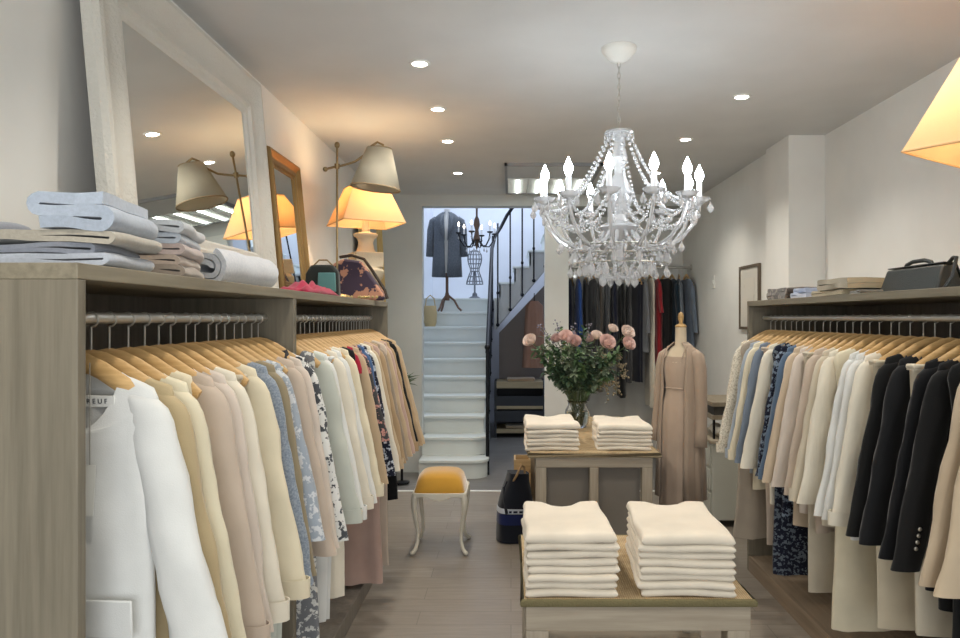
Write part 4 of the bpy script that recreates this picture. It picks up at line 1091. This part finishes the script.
# ------------------------------------------------------------------ staircase
st = thing('staircase', 'white painted staircase with black iron railing beyond the opening', 'staircase', (-.6, 6.72, 0))
O = Vector((-.6, 6.72, 0)); r_, run = .175, .24
XR = -.26
def sx(a): return a-O.x
def sy(a): return a-O.y
for k in range(1, 11):
    y0 = 6.72+(k-1)*run; y1 = y0+run
    if k == 9: y1 = 9.1
    if k == 10: y0, y1 = 9.1, 10.3
    xl = -.86 if k <= 2 else -1.12
    if y0 < 7.16 and k > 1: xl = -.86
    xr = XR if k > 2 else XR+(.05 if k == 1 else .03)
    if k == 10: xr = 1.2
    z = k*r_
    if k == 10:
        MB().box(sx(-1.12), sx(-.16), sy(9.1), sy(10.3), z-.03, z).build('landing', M_stair, st, bevel=.006, smooth=False)
        MB().box(sx(-1.12), sx(XR), sy(9.12), sy(9.14), z-r_, z-.03).build('riser', M_stair, st, smooth=False); continue
    if k <= 2:
        R = .14; poly = [(sx(xl), sy(y1+.02)), (sx(xl), sy(y0-.025)), (sx(xr-R), sy(y0-.025))]
        poly += [(sx(xr-R+R*math.sin(a)), sy(y0-.025+R-R*math.cos(a))) for a in [PI/2*i/6 for i in range(1, 7)]]+[(sx(xr), sy(y1+.02))]
        MB().prism(poly, z-.03, z).build('tread', M_stair, st, bevel=.006, ang=30)
        MB().prism([(x*1.0-(.015 if x > 0 else 0), y+.02) for x, y in poly], z-r_, z-.03).build('riser', M_stair, st, ang=30)
    else:
        MB().box(sx(xl), sx(xr), sy(y0-.025), sy(y1+.02), z-.03, z).build('tread', M_stair, st, bevel=.006, smooth=False)
        MB().box(sx(xl), sx(xr-.015), sy(y0), sy(y0+.02), z-r_, z-.03).build('riser', M_stair, st, smooth=False)
poly = [(sy(7.2), 0), (sy(9.1), 0), (sy(9.1), 1.57)]+[(sy(7.2+i*run), (2+i)*r_+.0) for i in range(7, -1, -1)]
MB().prism([(sy(7.2), 0), (sy(9.1), 0), (sy(9.1), 1.55), (sy(7.2), .35)], sx(XR-.03), sx(XR-.005), 'x').build('stringer', M_stair, st, smooth=False)
o = MB().prism([(-.16, 0), (.46, 0), (.46, 1.95), (-.16, 1.30)], 9.66, 9.70, 'y').build('added_understair_panel', plain('taupe understair panel', S(150,138,128), .85), smooth=False); o['kind'] = 'structure'  # panel added below the flight, taupe to tone down the blue-lit rear wall
# upper flight turning right
M_str = plain('grey stringer', S(190,190,186), .6)
FY0, FY1 = 9.02, 9.9
for j in range(1, 10):
    x0 = -.15+.19*(j-1); z = 1.75+.2*j
    MB().box(sx(x0-.02), sx(x0+.19), sy(FY0-.01), sy(FY1), z-.03, z).build('tread', M_stair, st, bevel=.005, smooth=False)
    MB().box(sx(x0), sx(x0+.02), sy(FY0+.0), sy(FY1), z-.2, z-.03).build('riser', M_stair, st, smooth=False)
poly = [(sx(-.21), 1.36), (sx(-.21), 1.75)]
for j in range(1, 10): poly += [(sx(-.15+.19*(j-1)), 1.75+.2*(j-1)-.001), (sx(-.15+.19*(j-1)), 1.75+.2*j-.031)]
poly += [(sx(1.56), 3.52), (sx(1.56), 3.45)]
MB().prism(poly[::-1], sy(FY0), sy(FY0+.03), 'y').build('stringer', M_str, st, smooth=False)
MB().add([(sx(-.2), sy(FY0+.03), 1.36), (sx(1.56), sy(FY0+.03), 3.45), (sx(1.56), sy(FY1), 3.45), (sx(-.2), sy(FY1), 1.36)], [(0,1,2,3)]).build('soffit', M_str, st, smooth=False, solid=.01)
# railing
nx = XR+.035
MB().tube([(sx(nx), sy(6.9), .0), (sx(nx), sy(6.9), 1.2)], .018, 10).ball((sx(nx), sy(6.9), 1.22), .03, 12).build('newel_post', M_black, st)
hr = [(nx, 6.9, 1.17), (nx, 7.3, 1.46), (nx, 8.5, 2.32), (nx+.03, 8.8, 2.5), (nx+.1, 8.95, 2.63), (-.05, 8.98, 2.78), (.1, 8.98, 2.99), (.6, 8.98, 3.62), (1.0, 8.98, 4.1)]
MB().tube([(sx(a), sy(b), c) for a, b, c in hr], .022, 10).build('handrail', M_black, st)
for k in range(2, 10):
    y = 6.78+(k-1)*run+.06
    if y > 8.9: break
    MB().tube([(sx(nx), sy(y), k*r_), (sx(nx), sy(y), 1.17+.716*(y-6.9))], .009, 8).ball((sx(nx), sy(y), k*r_+.03), .016, 8).build('baluster', M_black, st)
for i, x in enumerate([-.165, -.01, .14, .285, .43, .58]):
    zb = 1.40+1.23*(x+.16); zt = 2.83+1.27*(x+.05)
    MB().tube([(sx(x), sy(8.99), zb), (sx(x), sy(8.99), zt)], .010, 8).ball((sx(x), sy(8.99), zb+.02), .024, 10).ball((sx(x), sy(8.99), zb+.42), .018, 10, 1.4).build('baluster', M_black, st)

# coat on stand
t = thing('coat_stand', 'wooden tripod dress form stand on the upper stairs', 'mannequin', (-.787, 8.86, 1.575))
wdk = wood('walnut', S(92,66,50), S(116,86,66), 'z')
MB().tube([(0, 0, .16), (0, 0, .5)], .018, 12).lathe([(.03, .14), (.035, .18), (.02, .24)], 14).build('pole', wdk, t)
for i in range(3):
    a = PI/2+i*2*PI/3+.5
    MB().tube([(.02*math.cos(a), .02*math.sin(a), .2), (.09*math.cos(a), .09*math.sin(a), .14), (.14*math.cos(a), .14*math.sin(a), .05), (.18*math.cos(a), .18*math.sin(a), .012)], .013, 8).build('leg', wdk, t)
V = []; F = []; n = 24; fp2 = [(.13, .48, .09), (.13, .75, .09), (.115, .85, .08), (.15, 1.05, .1), (.14, 1.13, .07), (.07, 1.18, .05), (.045, 1.2, .043), (.042, 1.26, .04)]
for a, z, b in fp2:
    for j in range(n): th = 2*PI*j/n; V.append((a*math.cos(th), b*math.sin(th), z))
for i in range(len(fp2)-1):
    for j in range(n): l = (j+1) % n; F.append((i*n+j, i*n+l, (i+1)*n+l, (i+1)*n+j))
F.append(tuple(range(n-1, -1, -1))); F.append(tuple((len(fp2)-1)*n+k for k in range(n)))
MB().add(V, F).build('torso', cloth(S(216,216,214)), t, ang=60)
co = thing('tweed_coat', 'dark grey wool coat on the tripod stand up the stairs', 'coat', (-.787, 8.86, 1.575))
M_tw = cloth(S(84,90,98), 'marl', S(104,110,118), .4)
worn_tube([(.058, .056, 1.225), (.1, .07, 1.20), (.155, .09, 1.155), (.172, .108, 1.09), (.165, .115, .95), (.165, .115, .8), (.175, .12, .6), (.182, .125, .43)], .6, .10, 6, .02).build('body', M_tw, co, ang=180, solid=.005)
for s_ in (-1, 1):
    MB().tube([(s_*.13, 0, 1.15), (s_*.17, 0, 1.11), (s_*.195, 0, 1.0), (s_*.205, -.005, .85), (s_*.212, -.02, .68)], [(.035, .04), (.05, .052), (.05, .052), (.046, .048), (.045, .046)], 16, up=(0,1,0)).build('sleeve', M_tw, co, ang=180)
    MB().add([(s_*.03, -.07, 1.2), (s_*.085, -.1, 1.17), (s_*.10, -.12, 1.05), (s_*.015, -.13, .86), (s_*.02, -.11, 1.0)], [(0,1,2,4), (2,3,4)]).build('lapel', M_tw, co, solid=.006)
# wire dress form
t = thing('wire_dress_form', 'small wire dress form on a stem standing on the landing', 'mannequin', (-.475, 9.42, 1.75))
M_wire = plain('grey wire', S(120,124,132), .4, .7)
pr = [(.11, .19), (.105, .23), (.085, .29), (.058, .36), (.062, .40), (.085, .46), (.095, .52), (.088, .58), (.06, .62), (.025, .635)]
mb = MB()
for i in range(14):
    a = 2*PI*i/14; mb.tube([(q*math.cos(a), q*.75*math.sin(a), z) for q, z in pr], .004, 5, up=(-math.sin(a), math.cos(a), .01))
for q, z in pr: mb.tube([(q*math.cos(2*PI*i/20), q*.75*math.sin(2*PI*i/20), z) for i in range(20)], .004, 5, closed=True)
mb.build('wire_torso', M_wire, t)
MB().tube([(0, 0, .02), (0, 0, .36)], .012, 10).build('stem', M_wire, t)
MB().lathe([(.075, 0), (.075, .012), (.05, .03), (.035, .035), (.03, .07), (.012, .085)], 20).build('base', M_wire, t)
# dark candelabra chandelier
t = thing('candelabra_chandelier', 'small dark metal chandelier with candle lamps hanging over the stairs', 'chandelier', (-.397, 8.35, 4.59))
Z = -4.59
MB().tube([(0, 0, 0), (0, 0, 2.83+Z)], .006, 8).lathe([(.05, 0), (.045, -.02), (.008, -.03)], 16).build('chain_rod', M_black, t)
MB().lathe([(.006, 2.84+Z), (.035, 2.81+Z), (.05, 2.79+Z), (.012, 2.77+Z), (.012, 2.68+Z), (.03, 2.64+Z), (.038, 2.58+Z), (.02, 2.52+Z), (.03, 2.46+Z), (.045, 2.41+Z), (.02, 2.36+Z), (.012, 2.32+Z), (.0001, 2.28+Z)], 16, caps=False).build('column', plain('bronze', S(92,72,60), .4, .5), t)
cb = emit('small candle bulb', (1, .9, .75, 1), 8)
am = MB().tube([(.02, 0, 2.42+Z), (.08, 0, 2.33+Z), (.15, 0, 2.33+Z), (.2, 0, 2.40+Z), (.215, 0, 2.47+Z)], .008, 8, up=(0,1,0)).lathe([(.012, 2.465+Z), (.034, 2.475+Z), (.036, 2.485+Z), (.01, 2.485+Z)], 12, (.215, 0, 0)).mesh('arm', M_black)
cm = MB().lathe([(.009, 0), (.009, .07)], 10).mesh('candle_sleeve', M_candle)
bm_ = MB().lathe([(.006, 0), (.012, .02), (.008, .04), (.0001, .055)], 10, caps=False).mesh('bulb', cb)
dm = drop_mb(.05, .012).mesh('crystal_drop', M_cry, ang=10)
for i in range(6):
    a = i*PI/3+.3
    ar = place(am, 'arm', t, rot=(0, 0, a)); place(cm, 'candle_sleeve', ar, (.215, 0, 2.485+Z)); place(bm_, 'bulb', ar, (.215, 0, 2.555+Z))
    place(dm, 'crystal_drop', t, (.215*math.cos(a), .215*math.sin(a), 2.465+Z)); place(dm, 'crystal_drop', t, (.12*math.cos(a), .12*math.sin(a), 2.32+Z))
# straw bag on the stairs
t = thing('straw_basket', 'tall straw basket standing at the left side of the stairs', 'basket', (-.955, 8.515, 1.40))
M_straw = plain('straw', S(190,170,128), .85, nb=.8, ns=120)
MB().lathe([(.06, 0), (.075, .05), (.08, .15), (.072, .24), (.068, .245), (.066, .235)], 20).build('body', M_straw, t)
MB().tube([(-.06, 0, .23), (-.045, 0, .33), (0, 0, .37), (.045, 0, .33), (.06, 0, .23)], .007, 8, up=(0,1,0)).build('handle', M_straw, t)

# under-stair shelves
t = thing('shelf_unit', 'dark low shelf unit with light boards under the upper stairs', 'shelf', (.11, 9.25, 0))
M_sh = plain('dark grey board', S(54,56,60), .6); M_lb = wood('pale shelf board', S(168,150,116), S(190,172,136), 'x')
for x in (-.32, .29): MB().box(x, x+.03, -.24, .24, 0, .70).build('side_panel', M_sh, t, smooth=False)
MB().box(-.29, .29, .22, .24, 0, .70).build('back_panel', M_sh, t, smooth=False)
for z0, h in ((.06, .05), (.36, .04), (.62, .08)): MB().box(-.29, .29, -.24, .22, z0, z0+h).build('shelf', M_lb, t, smooth=False)
MB().box(-.29, .29, -.24, -.225, .40, .52).build('front_panel', M_sh, t, smooth=False); MB().box(-.29, .29, -.24, -.225, .20, .34).build('front_panel', M_sh, t, smooth=False)
def shoe(label, loc, rz, col):
    t = thing('shoe', label, 'shoe', loc, (0, 0, rz), 'shoes on the shelves under the stairs')
    V = []; F = []; n = 14; ks = [(-.115, .026, .045), (-.10, .033, .06), (-.06, .035, .055), (0, .036, .05), (.05, .043, .04), (.09, .036, .03), (.115, .02, .022)]
    for x, w_, h in ks:
        for j in range(n): th = 2*PI*j/n; V.append((x, w_*math.cos(th), .012+h/2+h/2*math.sin(th)))
    for i in range(len(ks)-1):
        for j in range(n): l = (j+1) % n; F.append((i*n+j, i*n+l, (i+1)*n+l, (i+1)*n+j))
    F.append(tuple(range(n))); F.append(tuple((len(ks)-1)*n+k for k in range(n)))
    MB().add(V, F).build('upper', plain('shoe '+label[:8], col, .6), t)
    MB().prism([(-.12, -.03), (.05, -.042), (.1, -.034), (.12, 0), (.1, .034), (.05, .042), (-.12, .03)], 0, .013).build('sole', M_black, t)
shoe('dark shoe at the left on the under stair shelf', (-.05, 9.10, .401), .5, S(60,48,46)); shoe('brown shoe in the middle of the under stair shelf', (.12, 9.10, .401), .3, S(110,78,66)); shoe('pinkish brown shoe at the right on the under stair shelf', (.29, 9.12, .401), .4, S(150,110,96))
throw('beige folded cloth on the lowest under stair shelf', S(186,168,140), (.08, 9.15, .111), 0, .30, .2, 2, .016, 61, pat=None, cat='cloth', name='folded_cloth')
throw('pale tan folded cloth on top of the under stair shelves', S(176,150,118), (.12, 9.18, .701), 0, .34, .25, 2, .016, 62, pat=None, cat='cloth', name='folded_cloth')
# shawl on a hook below the stairs
t = thing('hanging_shawl', 'pinkish tan shawl hanging in the space under the upper stairs', 'shawl', (.30, 9.30, .80))
worn_tube([(.05, .03, .92), (.11, .05, .86), (.12, .06, .7), (.13, .07, .4), (.15, .08, .06)], 0, 0, 12, .10, k=6).build('drape', cloth(S(168,128,106)), t, ang=180)
MB().tube([(0, 0, .9), (0, 0, 1.02)], .006, 6).build('hook', M_black, t)

# plant at the wardrobe end
t = thing('plant_stand', 'slim dark plant stand beyond the left wardrobe end', 'stand', (-.985, 6.5, 0))
MB().lathe([(.09, .785), (.09, .80)], 20).build('top', M_black, t)
for i in range(3):
    a = i*2*PI/3; MB().ball((.05*math.cos(a), .05*math.sin(a), .008), .008, 8).build('foot', M_black, t)
MB().tube([(0, 0, .03), (0, 0, .785)], .012, 10).build('pole', M_black, t)
MB().lathe([(.07, .012), (.07, .024), (.02, .034)], 20).build('base', M_black, t)
t = thing('potted_plant', 'small green plant peeking out beyond the left wardrobe', 'plant', (-.985, 6.5, .80))
MB().lathe([(.05, 0), (.07, .1), (.075, .1), (.06, .095), (.055, .08)], 18).build('pot', M_urn, t)
mb = MB()
for i in range(60):
    a = random.uniform(0, 6.28); p = Vector((.03*math.cos(a), .03*math.sin(a), .09+random.uniform(0, .06))); leaf_mb(mb, p, Vector((math.cos(a), math.sin(a), random.uniform(-.2, 1.2))), random.uniform(.08, .16), .012)
mb.build('leaves', M_green[0], t, ang=180)

# ------------------------------------------------------------------ alcove rack with dark clothes
t = thing('clothes_rail', 'wall to wall clothes rail across the rear alcove', 'clothes rail', (1.2, 7.4, 2.02))
MB().tube([(-.64, 0, 0), (.66, 0, 0)], .0125, 12).build('bar', M_chrome, t)
for x in (-.638, .645): MB().lathe([(.03, 0), (.03, .012)], 14).xf(Matrix.Rotation(PI/2, 4, 'Y')).build('flange', M_chrome, t, loc=(x, 0, 0))
ASEQ = [('dark navy dress', 'navy', 1.3, .0), ('cobalt blue blouse', None, .9, .5), ('black dress', 'black', 1.3, 0), ('charcoal jacket', 'charcoal', .8, .5), ('dark taupe dress', None, 1.2, 0), ('grey trousers', 'grey', 1.0, -1), ('navy jacket', 'navy', .8, .55), ('black coat', 'black', 1.25, .6),
        ('dark grey dress', 'charcoal', 1.1, 0), ('navy trousers', 'navy', 1.1, -1), ('grey blouse', 'grey', .8, .5), ('ivory long dress', 'ivory', 1.35, 0), ('deep red dress', None, .95, .3), ('black long dress', 'black', 1.35, 0), ('dark teal coat', None, 1.2, .6), ('grey denim shirt', None, .8, .5), ('slate blue shirt', 'bluegrey', .8, .5)]
ecol = {'cobalt blue blouse': S(40,74,140), 'dark taupe dress': S(92,84,76), 'deep red dress': S(150,38,46), 'dark teal coat': S(28,44,56), 'grey denim shirt': S(110,118,128)}
for i, (d, c, L_, sl) in enumerate(ASEQ):
    x = .62+(1.80-.62)*i/(len(ASEQ)-1); y = 7.4; zz = 2.0325-.081; rz = PI/2+random.uniform(-.22, .22)
    hanger((x, y, zz), rz, f'wooden hanger holding the {d} in the rear alcove', 'hangers in the rear alcove')
    mt = cloth(ecol.get(d) or C[c])
    k = 'trousers' if sl < 0 else 'dress' if sl == 0 else 'top'
    nm = d.split()[-1]
    s_ = dict(k=k, name=nm, m=mt, L=L_, sl=max(0, sl), w=.19, wd=.16, hem=1.1, amp=.006, th=.034)
    garment(s_, (x, y, zz), rz, f'{d}, {ORD[i]} from the left on the rear alcove rail', {'blouse': 'blouse'}.get(nm, nm), 'dark clothes in the rear alcove', 900+i)

# ------------------------------------------------------------------ light
def area(name, loc, rot, sx_, sy_, e, col):
    l = bpy.data.lights.new(name, 'AREA'); l.shape = 'RECTANGLE'; l.size = sx_; l.size_y = sy_; l.energy = e; l.color = col
    o = bpy.data.objects.new(name, l); COL.objects.link(o); o.location = loc; o.rotation_euler = rot; return o
area('assumed window fill', (.4, -2.55, 1.45), (PI/2, 0, 0), 2.7, 2.0, 70, (.95, .98, 1))  # added fill light for an assumed shop window, out of frame
area('assumed stairwell skylight', (-.2, 8.95, 4.62), (0, 0, 0), 2.0, 1.8, 62, (.78, .87, 1))  # skylight assumed from the bluish stairwell, given as an area light
w = bpy.data.worlds.new('World'); scene.world = w; w.use_nodes = True
w.node_tree.nodes['Background'].inputs['Color'].default_value = (.8, .88, 1, 1); w.node_tree.nodes['Background'].inputs['Strength'].default_value = .8

# ------------------------------------------------------------------ camera
cd = bpy.data.cameras.new('camera'); cam = bpy.data.objects.new('camera', cd); COL.objects.link(cam)
cd.sensor_width = 36; cd.lens = 27; cd.clip_start = .05
cam.location = (0, 0, 1.5); cam.rotation_euler = (PI/2, 0, 0)
cd.shift_x = -31/960; cd.shift_y = -1/960
scene.camera = cam
vs = scene.view_settings
vs.view_transform = 'Standard'; vs.look = 'None'; vs.gamma = 1; vs.use_curve_mapping = False; vs.exposure = 0.1
scene.cycles.max_bounces = 10; scene.cycles.transmission_bounces = 10; scene.cycles.sample_clamp_indirect = 6
